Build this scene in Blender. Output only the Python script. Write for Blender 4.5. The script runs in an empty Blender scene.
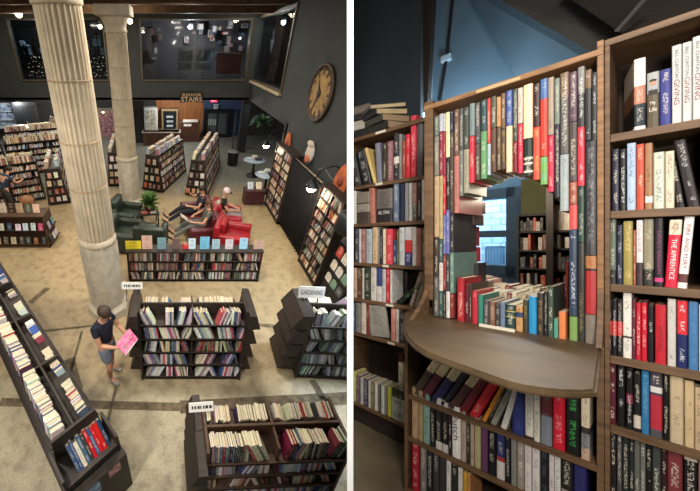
import bpy, bmesh, math, random
from mathutils import Matrix, Vector, Euler
S = bpy.context.scene
COL = S.collection
PI = math.pi
# ------------------------------------------------------------------ camera
F, U0, V0, TH, CH = 290.0, 172.0, 243.0, math.radians(34.2), 4.8
CT, ST = math.cos(TH), math.sin(TH)
RIGHT, UPV, FWD = Vector((1, 0, 0)), Vector((0, ST, CT)), Vector((0, CT, -ST))
EYE = Vector((0, 0, CH))
cd = bpy.data.cameras.new('camera'); cam = bpy.data.objects.new('camera', cd); COL.objects.link(cam)
cam.location = EYE; cam.rotation_euler = (PI/2 - TH, 0, 0)
cd.sensor_width = 36; cd.sensor_fit = 'HORIZONTAL'; cd.lens = F/700*36
cd.shift_x = (350 - U0)/700; cd.shift_y = (V0 - 245.5)/700
cd.clip_start = 0.05; cd.clip_end = 200
S.camera = cam
S.view_settings.view_transform = 'Standard'; S.view_settings.look = 'None'
S.view_settings.gamma = 1; S.view_settings.exposure = 0
def ray(u, v): return RIGHT*((u-U0)/F) + UPV*((V0-v)/F) + FWD
def Pz(u, v, z=0.0): d = ray(u, v); return EYE + d*((z-CH)/d.z)
def Py(u, v, y): d = ray(u, v); return EYE + d*(y/d.y)
def Px(u, v, x): d = ray(u, v); return EYE + d*(x/d.x)
# the nook (right half): its own upright frame. X along the book wall, Y into it, Z up
_L = math.hypot(172-10, 290); NX, NZ = 162/_L, 290/_L
ES = RIGHT*NX - FWD*NZ; ED = RIGHT*NZ + FWD*NX
MR = Matrix(((ES.x, ED.x, UPV.x, EYE.x), (ES.y, ED.y, UPV.y, EYE.y), (ES.z, ED.z, UPV.z, EYE.z), (0, 0, 0, 1)))
def nd(u, v, d):                # point of the nook seen at a photo position, at depth d behind the eye
    rx, ry = (u-U0)/F, (V0-v)/F
    t = d/(NZ*rx + NX)
    return Vector((t*(NX*rx - NZ), d, t*ry))
def ns(u, v, s):                # the same on a plane across the wall
    rx, ry = (u-U0)/F, (V0-v)/F
    t = s/(NX*rx - NZ)
    return Vector((s, t*(NZ*rx + NX), t*ry))
def ny(u, v, y):                # the same on a level plane
    rx, ry = (u-U0)/F, (V0-v)/F
    t = y/ry
    return Vector((t*(NX*rx - NZ), t*(NZ*rx + NX), y))
# ------------------------------------------------------------------ colour and materials
def lin(c):
    r = []
    for x in c[:3]:
        x = max(0, min(255, x))/255
        r.append(x/12.92 if x <= .04045 else ((x+.055)/1.055)**2.4)
    return (r[0], r[1], r[2], 1)
def nodes(name):
    m = bpy.data.materials.new(name); m.use_nodes = True
    nt = m.node_tree; b = nt.nodes['Principled BSDF']
    return m, nt, b
def N(nt, t, **kw):
    n = nt.nodes.new(t)
    for k, v in kw.items(): setattr(n, k, v)
    return n
def ramp(nt, stops):
    r = N(nt, 'ShaderNodeValToRGB'); e = r.color_ramp.elements
    while len(e) > 1: e.remove(e[0])
    e[0].position = stops[0][0]; e[0].color = stops[0][1]
    for p, c in stops[1:]:
        x = e.new(p); x.color = c
    return r
MATS = {}
def mat(name, c, rough=.6, var=.15, scale=6, metal=0, stretch=None, bump=0, spec=.4, emit=0, c2=None, detail=4):
    if name in MATS: return MATS[name]
    m, nt, b = nodes(name)
    tc = N(nt, 'ShaderNodeTexCoord'); mp = N(nt, 'ShaderNodeMapping')
    if stretch: mp.inputs['Scale'].default_value = stretch
    nz = N(nt, 'ShaderNodeTexNoise'); nz.inputs['Scale'].default_value = scale; nz.inputs['Detail'].default_value = detail
    a = lin(c); d = lin(c2) if c2 else tuple(min(1, x*(1-var*1.6)) for x in a[:3]) + (1,)
    h = a if c2 else tuple(min(1, x*(1+var)) for x in a[:3]) + (1,)
    r = ramp(nt, [(.3, d), (.7, h)])
    L = nt.links.new
    L(tc.outputs['Object'], mp.inputs['Vector']); L(mp.outputs[0], nz.inputs['Vector']); L(nz.outputs['Fac'], r.inputs[0]); L(r.outputs[0], b.inputs['Base Color'])
    b.inputs['Roughness'].default_value = rough; b.inputs['Metallic'].default_value = metal
    b.inputs['Specular IOR Level'].default_value = spec
    if bump:
        bp = N(nt, 'ShaderNodeBump'); bp.inputs['Strength'].default_value = bump; bp.inputs['Distance'].default_value = .01
        L(nz.outputs['Fac'], bp.inputs['Height']); L(bp.outputs[0], b.inputs['Normal'])
    if emit:
        b.inputs['Emission Color'].default_value = a; b.inputs['Emission Strength'].default_value = emit
    MATS[name] = m
    return m
def glass(name, c=(200, 215, 220), alpha=.85):
    m, nt, b = nodes(name)
    tr = N(nt, 'ShaderNodeBsdfTransparent'); gl = N(nt, 'ShaderNodeBsdfGlossy'); mx = N(nt, 'ShaderNodeMixShader')
    tr.inputs[0].default_value = lin(c); gl.inputs['Roughness'].default_value = .05
    mx.inputs[0].default_value = 1-alpha
    o = nt.nodes['Material Output']; L = nt.links.new
    L(tr.outputs[0], mx.inputs[1]); L(gl.outputs[0], mx.inputs[2]); L(mx.outputs[0], o.inputs['Surface'])
    nz = N(nt, 'ShaderNodeTexNoise'); nz.inputs['Scale'].default_value = 2
    return m
# printed cover: colour and ink come with the book, the lettering marks from noise along the spine
def cover_material():
    m, nt, b = nodes('printed_book_cover'); L = nt.links.new
    ac = N(nt, 'ShaderNodeAttribute', attribute_name='cover'); ai = N(nt, 'ShaderNodeAttribute', attribute_name='ink')
    uv = N(nt, 'ShaderNodeUVMap', uv_map='spine')
    sp = N(nt, 'ShaderNodeSeparateXYZ'); L(uv.outputs[0], sp.inputs[0])
    def math_(op, a, b_=None, c=None):
        n = N(nt, 'ShaderNodeMath', operation=op)
        for i, x in enumerate((a, b_, c)):
            if x is None: continue
            if isinstance(x, (int, float)): n.inputs[i].default_value = x
            else: L(x, n.inputs[i])
        return n.outputs[0]
    seed = math_('MULTIPLY', ai.outputs['Alpha'], 91.7)
    cb = N(nt, 'ShaderNodeCombineXYZ'); L(math_('MULTIPLY', sp.outputs[0], 5), cb.inputs[0]); L(math_('MULTIPLY', sp.outputs[1], 44), cb.inputs[1]); L(seed, cb.inputs[2])
    n1 = N(nt, 'ShaderNodeTexNoise'); n1.inputs['Scale'].default_value = 1; n1.inputs['Detail'].default_value = 1; L(cb.outputs[0], n1.inputs['Vector'])
    cb2 = N(nt, 'ShaderNodeCombineXYZ'); L(math_('MULTIPLY', sp.outputs[1], 3.6), cb2.inputs[1]); L(math_('ADD', seed, 13.1), cb2.inputs[2])
    n2 = N(nt, 'ShaderNodeTexNoise'); n2.inputs['Scale'].default_value = 1; n2.inputs['Detail'].default_value = 0; L(cb2.outputs[0], n2.inputs['Vector'])
    a = math_('GREATER_THAN', n1.outputs['Fac'], .52); w = math_('GREATER_THAN', n2.outputs['Fac'], .47)
    c1 = math_('LESS_THAN', math_('ABSOLUTE', math_('SUBTRACT', sp.outputs[0], .5)), .24)
    c2 = math_('LESS_THAN', math_('ABSOLUTE', math_('SUBTRACT', sp.outputs[1], .52)), .42)
    k = math_('MULTIPLY', math_('MULTIPLY', a, w), math_('MULTIPLY', c1, c2))
    k = math_('MULTIPLY', k, .5)
    # wear
    tc = N(nt, 'ShaderNodeTexCoord'); nw = N(nt, 'ShaderNodeTexNoise'); nw.inputs['Scale'].default_value = 35; L(tc.outputs['Object'], nw.inputs['Vector'])
    mx = N(nt, 'ShaderNodeMix', data_type='RGBA'); L(k, mx.inputs[0]); L(ac.outputs['Color'], mx.inputs[6]); L(ai.outputs['Color'], mx.inputs[7])
    hv = N(nt, 'ShaderNodeHueSaturation'); L(mx.outputs[2], hv.inputs['Color']); L(math_('ADD', math_('MULTIPLY', nw.outputs['Fac'], .5), .75), hv.inputs['Value'])
    L(hv.outputs[0], b.inputs['Base Color']); b.inputs['Roughness'].default_value = .45; b.inputs['Specular IOR Level'].default_value = .35
    return m
COVER = cover_material()
PAGES = mat('book_pages', (200, 187, 158), .85, .12, 60, stretch=(30, 1, .3))
PAGES_OLD = mat('yellowed_pages', (158, 134, 104), .85, .15, 60, stretch=(30, 1, .3))
# ------------------------------------------------------------------ mesh helpers
def link(name, me, m=None, parent=None):
    o = bpy.data.objects.new(name, me); COL.objects.link(o)
    if m is not None and me is not None and hasattr(me, 'materials') and len(me.materials) == 0:
        for x in (m if isinstance(m, (list, tuple)) else [m]): me.materials.append(x)
    if parent is not None: o.parent = parent
    return o
def tag(o, label=None, cat=None, group=None, kind=None):
    if label: o['label'] = label
    if cat: o['category'] = cat
    if group: o['group'] = group
    if kind: o['kind'] = kind
    return o
def empty(name, M, label=None, cat=None, group=None):
    o = bpy.data.objects.new(name, None); COL.objects.link(o); o.empty_display_size = .1
    o.matrix_world = M if isinstance(M, Matrix) else Matrix.Translation(M)
    return tag(o, label, cat, group)
class MB:
    def __init__(s): s.bm = bmesh.new()
    def box(s, x0, x1, y0, y1, z0, z1, M=None, bev=0):
        vs = [Vector((x, y, z)) for z in (z0, z1) for y in (y0, y1) for x in (x0, x1)]
        if M is not None: vs = [M @ v for v in vs]
        b = [s.bm.verts.new(v) for v in vs]
        fs = [s.bm.faces.new([b[i] for i in f]) for f in ((0, 2, 3, 1), (4, 5, 7, 6), (0, 1, 5, 4), (2, 6, 7, 3), (0, 4, 6, 2), (1, 3, 7, 5))]
        if bev:
            es = set(e for f in fs for e in f.edges)
            bmesh.ops.bevel(s.bm, geom=list(es), offset=bev, segments=2, affect='EDGES', profile=.6)
        return s
    def prism(s, pts, off):                      # planar outline swept along off
        a = [s.bm.verts.new(p) for p in pts]; b = [s.bm.verts.new(Vector(p)+Vector(off)) for p in pts]
        n = len(pts); s.bm.faces.new(a); s.bm.faces.new(b[::-1])
        for i in range(n): s.bm.faces.new((a[i], b[i], b[(i+1) % n], a[(i+1) % n]))
        return s
    def tube(s, pts, r, n=10, cap=True):
        pts = [Vector(p) for p in pts]; rings = []
        rs = r if isinstance(r, (list, tuple)) else [r]*len(pts)
        for i, p in enumerate(pts):
            t = (pts[min(i+1, len(pts)-1)] - pts[max(i-1, 0)]).normalized()
            a = t.orthogonal().normalized() if i == 0 else (pa - t*pa.dot(t)).normalized()
            pa = a; c = t.cross(a)
            rings.append([s.bm.verts.new(p + (a*math.cos(k*2*PI/n) + c*math.sin(k*2*PI/n))*rs[i]) for k in range(n)])
        for i in range(len(rings)-1):
            for k in range(n): s.bm.faces.new((rings[i][k], rings[i][(k+1) % n], rings[i+1][(k+1) % n], rings[i+1][k]))
        if cap: s.bm.faces.new(rings[0][::-1]); s.bm.faces.new(rings[-1])
        return s
    def lathe(s, prof, n=32, M=None, wob=None):  # prof: (r, z)
        rings = []
        for r, z in prof:
            ring = []
            for k in range(n):
                a = 2*PI*k/n; rr = r*(wob(a, z) if wob else 1)
                p = Vector((rr*math.cos(a), rr*math.sin(a), z))
                ring.append(s.bm.verts.new(M @ p if M is not None else p))
            rings.append(ring)
        for i in range(len(rings)-1):
            for k in range(n): s.bm.faces.new((rings[i][k], rings[i][(k+1) % n], rings[i+1][(k+1) % n], rings[i+1][k]))
        s.bm.faces.new(rings[0][::-1]); s.bm.faces.new(rings[-1])
        return s
    def ball(s, c, r, sx=1, sy=1, sz=1, M=None, seg=16):
        T = Matrix.Translation(c) @ Matrix.Diagonal((sx*r, sy*r, sz*r, 1))
        bmesh.ops.create_uvsphere(s.bm, u_segments=seg, v_segments=max(6, seg//2), radius=1, matrix=(M @ T) if M is not None else T)
        return s
    def quad(s, pts):
        s.bm.faces.new([s.bm.verts.new(p) for p in pts]); return s
    def mesh(s, smooth=False):
        bmesh.ops.recalc_face_normals(s.bm, faces=s.bm.faces)
        me = bpy.data.meshes.new('shape'); s.bm.to_mesh(me); s.bm.free()
        if smooth:
            for p in me.polygons: p.use_smooth = True
        return me
    def build(s, name, m, parent=None, smooth=False, M=None):
        o = link(name, s.mesh(smooth), m, parent)
        if M is not None: o.matrix_world = M
        return o
def text_mesh(body, length, height, m, parent, M, name='lettering', bold=0.0, extrude=.0004):
    c = bpy.data.curves.new('t', 'FONT'); c.body = body; c.size = 1; c.align_x = 'CENTER'; c.align_y = 'CENTER'; c.extrude = 0; c.offset = bold
    o = bpy.data.objects.new('t', c); COL.objects.link(o)
    bpy.context.view_layer.update()
    me = bpy.data.meshes.new_from_object(o.evaluated_get(bpy.context.evaluated_depsgraph_get()))
    bpy.data.objects.remove(o); bpy.data.curves.remove(c)
    xs = [v.co.x for v in me.vertices]; ys = [v.co.y for v in me.vertices]
    w, h = max(xs)-min(xs), max(ys)-min(ys); cx, cy = (max(xs)+min(xs))/2, (max(ys)+min(ys))/2
    for v in me.vertices: v.co = Vector(((v.co.x-cx)*length/w, (v.co.y-cy)*height/h, 0))
    me.materials.clear()
    r = link(name, me, m, parent); r.matrix_local = M
    return r
SPINE_TEXT = Matrix.Rotation(PI/2, 4, 'Y') @ Matrix.Rotation(PI/2, 4, 'X')   # reads downwards, faces -Y
UPRIGHT_TEXT = Matrix.Rotation(PI/2, 4, 'X')
# ------------------------------------------------------------------ books
rng = random.Random(7)
def cover_mesh(t, h, dp, bands, ink, seed, rounded=True, bm=None, T=None, pages=None):
    """boards and spine; spine faces -Y, stands on Z=0, X from 0 to t"""
    own = bm is None
    if own: bm = bmesh.new()
    lay = lambda L, k: L.get(k) or L.new(k)
    lc, li, lu = lay(bm.loops.layers.float_color, 'cover'), lay(bm.loops.layers.float_color, 'ink'), lay(bm.loops.layers.uv, 'spine')
    c = min(.003, t*.1); bul = min(.006, t*.2) if rounded else .0005
    fx = [0, .12, .5, .88, 1]; fy = [bul, bul*.35, 0, bul*.35, bul]
    inkc = lin(ink)[:3] + (seed,)
    def face(pts, col, uvs=None):
        try: f = bm.faces.new([bm.verts.new(T @ Vector(p) if T is not None else p) for p in pts])
        except ValueError: return
        cc = lin(col)
        for k, l in enumerate(f.loops):
            l[lc] = cc; l[li] = inkc; l[lu].uv = uvs[k] if uvs else (-1, -1)
    cuts = bands
    for (a, b, col) in cuts:
        z0, z1 = a*h, b*h
        for i in range(4):
            x0, x1, y0, y1 = fx[i]*t, fx[i+1]*t, fy[i], fy[i+1]
            face([(x0, y0, z0), (x1, y1, z0), (x1, y1, z1), (x0, y0, z1)], col, [(fx[i], a), (fx[i+1], a), (fx[i+1], b), (fx[i], b)])
        face([(0, dp, z0), (0, bul, z0), (0, bul, z1), (0, dp, z1)], col)
        face([(t, bul, z0), (t, dp, z0), (t, dp, z1), (t, bul, z1)], col)
        face([(c, bul+c, z0), (c, dp, z0), (c, dp, z1), (c, bul+c, z1)], col)
        face([(t-c, dp, z0), (t-c, bul+c, z0), (t-c, bul+c, z1), (t-c, dp, z1)], col)
        face([(0, dp, z0), (0, dp, z1), (c, dp, z1), (c, dp, z0)], col)
        face([(t, dp, z0), (t-c, dp, z0), (t-c, dp, z1), (t, dp, z1)], col)
        face([(c, bul+c, z0), (c, bul+c, z1), (t-c, bul+c, z1), (t-c, bul+c, z0)], col)
    for z, col in ((0, bands[0][2]), (h, bands[-1][2])):
        face([(0, bul, z), (c, bul+c, z), (c, dp, z), (0, dp, z)], col)
        face([(t, bul, z), (t, dp, z), (t-c, dp, z), (t-c, bul+c, z)], col)
        face([(0, bul, z), (t*.12, bul*.35, z), (t*.5, 0, z), (t*.88, bul*.35, z), (t, bul, z), (t-c, bul+c, z), (c, bul+c, z)], col)
    if pages:
        g = min(.003, h*.012); x0, x1, y0, y1 = c*1.02, t-c*1.02, bul+c, dp-.004
        face([(x0, y0, h-g), (x1, y0, h-g), (x1, y1, h-g), (x0, y1, h-g)], pages); face([(x0, y1, g), (x1, y1, g), (x1, y0, g), (x0, y0, g)], pages)
        face([(x1, y1, g), (x0, y1, g), (x0, y1, h-g), (x1, y1, h-g)], pages)
    if not own: return None, c, bul
    me = bpy.data.meshes.new('cover'); bm.to_mesh(me); bm.free()
    return me, c, bul
def pages_mesh(t, h, dp, c, bul):
    b = MB(); g = min(.003, h*.012)
    b.box(c*1.02, t-c*1.02, bul+c*1.05, dp-.004, g, h-g)
    return b.mesh()
ORD = 'first second third fourth fifth sixth seventh eighth ninth tenth eleventh twelfth thirteenth fourteenth fifteenth sixteenth seventeenth eighteenth nineteenth twentieth'.split()
def ordn(i):
    if i < 20: return ORD[i]
    if i >= 99: return 'far'
    t = ('twenty', 'thirty', 'forty', 'fifty', 'sixty', 'seventy', 'eighty', 'ninety')[(i+1)//10-2]
    return (t[:-1] + 'ieth') if (i+1) % 10 == 0 else t + '-' + ORD[(i+1) % 10 - 1]
def cname(c):
    r, g, b = c[:3]; mx, mn = max(c[:3]), min(c[:3]); d = mx-mn; L = (mx+mn)/2
    if d < 24 or (d < 30 and mx < 90):
        if L < 55: return 'black'
        if L < 105: return 'dark grey'
        if L < 165: return 'grey'
        if L < 200: return 'pale grey'
        return 'white'
    h = 0
    if mx == r: h = ((g-b)/d) % 6
    elif mx == g: h = (b-r)/d+2
    else: h = (r-g)/d+4
    h *= 60
    dark = 'dark ' if mx < 110 else ''
    if h < 14 or h > 345:
        if mx < 110: return 'dark maroon'
        if d < 70: return 'dull pink' if L > 110 else 'brownish red'
        return 'red' if mx > 150 else 'maroon'
    if h < 42:
        if L > 165: return 'cream'
        if d > 110: return 'orange'
        return 'dark brown' if mx < 95 else ('brown' if mx < 150 else 'tan')
    if h < 65: return 'cream' if L > 150 else (dark + 'olive')
    if h < 160: return dark + 'green'
    if h < 195: return dark + 'teal'
    if h < 250: return ('navy' if mx < 110 else ('light blue' if L > 140 else 'blue'))
    if h < 290: return dark + 'purple'
    return 'pink' if L > 110 else dark + 'purple'
def norm_bands(col, bands):
    if not bands: return [(0, 1, col)]
    out = []; z = 0
    for f, c in bands: out.append((z, f, c)); z = f
    if z < 1: out.append((z, 1, col))
    return out
ALLB = []
def make_book(M, t, h, dp, col, bands=None, ink=None, label='', group=None, text=None, old=False, rounded=True, name='book', vis=1, simple=False):
    """bands: from the bottom, (upto, colour) ...; text: (body, centre 0-1, length 0-1, width 0-1, colour)"""
    p = M @ Vector((t/2, 0, h/2)) - EYE; z = p.dot(FWD); px = 0
    if z > .2:
        u = U0+F*p.dot(RIGHT)/z; v = V0-F*p.dot(UPV)/z; pn = p.normalized(); R3 = M.to_3x3()
        k = max(0, (R3 @ Vector((0, 1, 0))).dot(pn)); kt = max(0, -(R3 @ Vector((0, 0, 1))).dot(pn))
        if -6 < u < 706 and -10 < v < 500: px = (t*h*k + .6*t*dp*kt)/z/z*F*F*vis
    b = dict(M=M, t=t, h=h, dp=dp, col=col, bands=bands, ink=ink, label=label, group=group, text=text, old=old, name=name, px=px, simple=simple, fixed=bool(text), deco=[])
    ALLB.append(b); return b
def build_book(b):
    col, ink, t, h = b['col'], b['ink'], b['t'], b['h']
    if ink is None: ink = (228, 220, 200) if sum(col[:3]) < 380 else (50, 40, 42)
    if ink is False: ink = col
    me, c, bul = cover_mesh(t, h, b['dp'], norm_bands(col, b['bands']), ink, rng.random(), True)
    o = link(b['name'], me, COVER); o.matrix_world = b['M']
    tag(o, b['label'], 'book', b['group'])
    link('page_block', pages_mesh(t, h, b['dp'], c, bul), PAGES_OLD if b['old'] else PAGES, o)
    for body, zc, ln, wd, tc, *ori in (b['text'] or []):
        up = bool(ori)
        Mx = Matrix.Translation((t/2, -.0006, zc*h)) @ (UPRIGHT_TEXT if up else SPINE_TEXT)
        text_mesh(body, (wd*t if up else ln*h), (ln*h if up else wd*t), mat('print_%d_%d_%d' % tc, tc, .5, .03), o, Mx, 'title')
    for f in b['deco']: f(o)
    return o
def build_all_books(limit):
    ranked = sorted(ALLB, key=lambda b: (not b['fixed'], -b['px']))
    keep = set(id(b) for b in ranked[:limit])
    bm = bmesh.new()
    n = 0
    for b in ALLB:
        if id(b) in keep: build_book(b); continue
        if b['px'] <= 0 and not b['simple']: continue
        ink = b['ink']; col = b['col']
        if ink is None: ink = (228, 220, 200) if sum(col[:3]) < 380 else (50, 40, 42)
        if ink is False: ink = col
        pg = (180, 160, 124) if b['old'] else (196, 184, 156)
        if not b['simple'] or b['px'] > 14: cover_mesh(b['t'], b['h'], b['dp'], norm_bands(col, b['bands']), ink, rng.random(), True, bm, b['M'], pg)
        else: simple_book(bm, b['M'], b['t'], b['h'], b['dp'], col, ink, pg)
        n += 1
    me = bpy.data.meshes.new('shelved_books'); bm.to_mesh(me); bm.free()
    tag(link('shelved_books', me, COVER), 'all the smaller books shelved on the displays and cases further away', 'books', None, 'stuff')
    print('BOOKS', len(ALLB), 'built', limit, 'heap', n, 'smallest px', ranked[min(limit, len(ranked))-1]['px'])
def simple_book(bm, M, t, h, dp, c, ink, pg):
    lay = lambda L, k: L.get(k) or L.new(k)
    lc, li, lu = lay(bm.loops.layers.float_color, 'cover'), lay(bm.loops.layers.float_color, 'ink'), lay(bm.loops.layers.uv, 'spine')
    v = [bm.verts.new(M @ Vector(p)) for p in ((0, 0, 0), (t, 0, 0), (t, dp, 0), (0, dp, 0), (0, 0, h), (t, 0, h), (t, dp, h), (0, dp, h))]
    cc, pg = lin(c), lin(pg); ik = lin(ink)[:3]+(rng.random(),)
    for f, col, uvs in (((0, 1, 5, 4), cc, [(0, 0), (1, 0), (1, 1), (0, 1)]), ((1, 2, 6, 5), cc, None), ((3, 0, 4, 7), cc, None), ((2, 3, 7, 6), pg, None), ((4, 5, 6, 7), pg, None), ((3, 2, 1, 0), pg, None)):
        fc = bm.faces.new([v[i] for i in f])
        for q, l in enumerate(fc.loops): l[lc] = col; l[li] = ik; l[lu].uv = uvs[q] if uvs else (-1, -1)
# ================================================================== THE NOOK (right half)
D, D2, YL = 1.8, 2.2, -.358
wood = mat('worn_shelf_wood', (104, 78, 54), .55, .3, 5, stretch=(1.5, 6, 9), bump=.15)
wood_edge = mat('light_wood_edge', (140, 102, 66), .5, .25, 6, stretch=(2, 8, 14), bump=.1)
wood_dark = mat('dark_case_back', (46, 34, 26), .8, .2, 4)
ledge_m = mat('ledge_wood', (84, 67, 46), .5, .3, 3, stretch=(1.6, 2.4, 3), bump=.05)
def top(o, label=None, cat=None, group=None, kind=None, M=None):
    o.matrix_world = MR if M is None else MR @ M
    return tag(o, label, cat, group, kind)
def yrow(u, v, d): return nd(u, v, d).z
ADJ = lambda t: 'thick ' if t > .03 else ('slim ' if t < .0125 else '')
def shelf_row(items, d, yb, where, group, dp=.15, front=.012):
    k = 0
    for it in items:
        u0, u1, vt, col = it[:4]; o = it[4] if len(it) > 4 else {}
        a, b = nd(u0, 243, d+front).x, nd(u1, 243, d+front).x
        lean = math.radians(o.get('lean', 0)); df = d+front+o.get('back', 0)
        um = (u0+u1)/2 + o.get('du', 0)
        h = (nd(um, vt, df).z - yb)/max(.5, math.cos(lean))
        if 'top' in o: h = o['top']-yb
        t = max(.004, (b-a)*math.cos(lean)*.97)
        M = Matrix.Translation((a, df, yb))
        if lean > 0: M = Matrix.Translation((b, df, yb)) @ Matrix.Rotation(lean, 4, 'Y') @ Matrix.Translation((-t, 0, 0))
        if lean < 0: M = M @ Matrix.Rotation(lean, 4, 'Y')
        if o.get('yaw'): M = M @ Matrix.Rotation(math.radians(o['yaw']), 4, 'Z')
        bands = o.get('bands')
        lab = o.get('label') or f"{ADJ(t)}{cname(col)}{o.get('look', '')} book, {ordn(k)} from left on {where}"
        make_book(MR @ M, t, h, o.get('dp', dp)*rng.uniform(.95, 1), col, bands, o.get('ink'), lab, group, o.get('text'), old=o.get('old', False), vis=.35 if front > .1 else 1)
        k += 1
# ---------------------------------------------------------------- right bookcase
G = lambda n: f'books on the {n}'
sR = nd(604.5, 243, D).x; sRe = nd(712, 243, D).x
yR = [yrow(650, 127.5, D), yrow(650, 209, D), yrow(650, 286.5, D), yrow(650, 363, D), yrow(650, 437, D)]
yR.append(yR[-1]-.265); yR_top = yrow(650, 32, D)
rc = empty('bookcase', MR @ Matrix.Translation(((sR+sRe)/2, D, yR[-1]-.1)), 'tall dark wooden bookcase at the right edge, next to the arched book wall', 'bookcase')
def part(parent, name, mb, m, smooth=False):
    o = mb.build(name, m, None, smooth); o.matrix_world = MR
    bpy.context.view_layer.update()
    mi = parent.matrix_world.inverted()
    o.parent = parent; o.matrix_parent_inverse = Matrix.Identity(4); o.matrix_basis = mi @ MR
    return o
part(rc, 'side_panel', MB().box(sR, sR+.0105, D, D+.26, yR[-1]-.1, yR_top+.02, bev=.002), wood)
part(rc, 'side_panel', MB().box(sRe-.0105, sRe, D, D+.26, yR[-1]-.1, yR_top+.02, bev=.002), wood)
part(rc, 'top_board', MB().box(sR, sRe, D-.003, D+.26, yR_top, yR_top+.022, bev=.002), wood)
part(rc, 'back_panel', MB().box(sR, sRe, D+.25, D+.262, yR[-1]-.1, yR_top), wood_dark)
for y in yR: part(rc, 'shelf', MB().box(sR+.011, sRe-.011, D, D+.25, y-.026, y, bev=.002), wood)
face = mat('printed_portrait_skin', (190, 138, 112), .6, .1, 40); hairm = mat('printed_portrait_dark', (40, 32, 30), .6)
row = [
 (634.4, 646.4, 58, (226, 222, 210), dict(bands=[(.06, (222, 218, 205)), (.37, (38, 50, 56)), (.62, (176, 120, 100)), (1, (228, 224, 212))], dp=.2, yaw=9, ink=(200, 190, 180), label='white and dark teal hardcover with a small portrait on its spine, top shelf')),
 (647, 659.6, 72, (86, 76, 60), dict(bands=[(.62, (86, 76, 60)), (1, (160, 160, 160))], ink=False, text=[('My', .44, .075, .42, (225, 220, 205), 1), ('Life', .33, .075, .6, (225, 220, 205), 1)], label='olive brown hardcover reading My Life below a portrait, top shelf')),
 (660, 671.4, 69, (52, 56, 124), dict(label='navy blue book between the olive portrait book and the white trio')),
]
for i, (a, b, v) in enumerate(((672, 682, 45), (682.6, 692, 42), (692.6, 703, 36))):
    row.append((a, b, v, (192, 192, 190), dict(ink=False, dp=.2, text=[('BILL CLINTON', .76, .36, .36, (56, 52, 54)), ('GIVING', .4, .32, .56, (120, 24, 40))],
      label=('white hardcover reading GIVING in red, leftmost of the three alike', 'white hardcover reading GIVING in red, middle of the three alike', 'white hardcover reading GIVING in red, cut by the right picture edge')[i])))
shelf_row(row, D, yR[0], '', G('right bookcase, top shelf'))
bk = [o for o in ALLB if o['label'].startswith('olive brown hardcover')][0]
tt, hh = bk['t'], bk['h']
def portrait(o):
    b = MB(); b.ball((tt*.5, -.0008, hh*.8), 1, tt*.26, .0006, tt*.34); q = b.build('cover_portrait', face, o, True); q['label'] = 'small printed portrait'
    b = MB(); b.ball((tt*.5, -.0007, hh*.85), 1, tt*.3, .0006, tt*.24).box(tt*.12, tt*.88, -.0012, -.0004, hh*.60, hh*.68); b.build('cover_portrait_dark', hairm, o)
bk['deco'].append(portrait)
Rw = lambda n: f"right bookcase's {n} shelf"
shelf_row([
 (612, 619.3, 149, (38, 38, 56)), (620, 626, 149, (30, 28, 30), dict(ink=(235, 235, 235))), (627, 636, 143, (166, 184, 208), dict(ink=(40, 60, 110))),
 (636.5, 644.4, 144, (192, 76, 52), dict(ink=(240, 215, 190))), (645, 652.8, 143, (156, 116, 82), dict(bands=[(.1, (156, 116, 82)), (.2, (225, 222, 215)), (1, (156, 116, 82))], ink=(60, 40, 30))),
 (653.4, 664.8, 152, (192, 197, 182), dict(ink=(60, 62, 60))), (665.4, 674.6, 151, (216, 196, 172), dict(ink=(70, 55, 45))),
 (676, 686, 158, (30, 26, 28), dict(back=.03, lean=-5)), (688, 701, 138, (40, 33, 36), dict(lean=-6, ink=(200, 195, 190), dp=.2)), (703, 710, 134, (82, 76, 82)),
], D, yR[1], Rw('second'), G('right bookcase, second shelf'))
shelf_row([
 (609.6, 616.2, 219.5, (88, 98, 86), dict(bands=[(.22, (42, 46, 44)), (1, (92, 102, 88))])), (616.6, 622.8, 225, (27, 33, 54), dict(ink=(190, 195, 215))), (623.2, 633, 221, (154, 138, 74), dict(ink=(225, 210, 150))),
 (633.3, 635.9, 230, (156, 84, 62)), (636.4, 643.2, 220, (216, 204, 204), dict(bands=[(.35, (62, 52, 52)), (1, (216, 204, 204))], ink=(110, 70, 80))),
 (643.5, 653.8, 219, (134, 128, 108), dict(bands=[(.25, (52, 50, 46)), (1, (136, 130, 108))], ink=(215, 205, 180))),
 (654.5, 663.6, 218, (34, 28, 36), dict(ink=False, bands=[(.07, (34, 28, 36)), (.13, (196, 66, 120)), (1, (34, 28, 36))], text=[("DEVIL'S BARGAIN", .5, .62, .36, (142, 62, 108))], label="black hardcover reading DEVIL'S BARGAIN in purple, left of the red one")),
 (664.4, 677, 220, (205, 34, 62), dict(lean=2.2, ink=False, bands=[(.78, (205, 34, 62)), (1, (232, 216, 190))], text=[('THE APPRENTICE', .42, .6, .42, (245, 235, 230)), ('GREG', .94, .05, .5, (70, 60, 55), 1), ('MILLER', .88, .05, .6, (70, 60, 55), 1)], label='red hardcover with cream top reading THE APPRENTICE in white')),
 (677, 687, 217, (226, 222, 220), dict(lean=3, ink=False, bands=[(.08, (226, 222, 220)), (.2, (96, 56, 54)), (1, (226, 222, 220))], text=[('FIRE AND FURY', .58, .62, .42, (134, 40, 56))], label='white hardcover reading FIRE AND FURY in dark red')),
], D, yR[2], Rw('third'), G('right bookcase, third shelf'))
lying = []
M = Matrix.Translation((nd(690, 243, D).x, D+.02, yR[2])) @ Matrix.Translation((.13, 0, 0)) @ Matrix.Rotation(-PI/2, 4, 'Y')
make_book(MR @ M, .026, .13, .17, (206, 190, 160), None, False, 'cream book lying flat at the right end of the third shelf', G('right bookcase, third shelf'))
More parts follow.
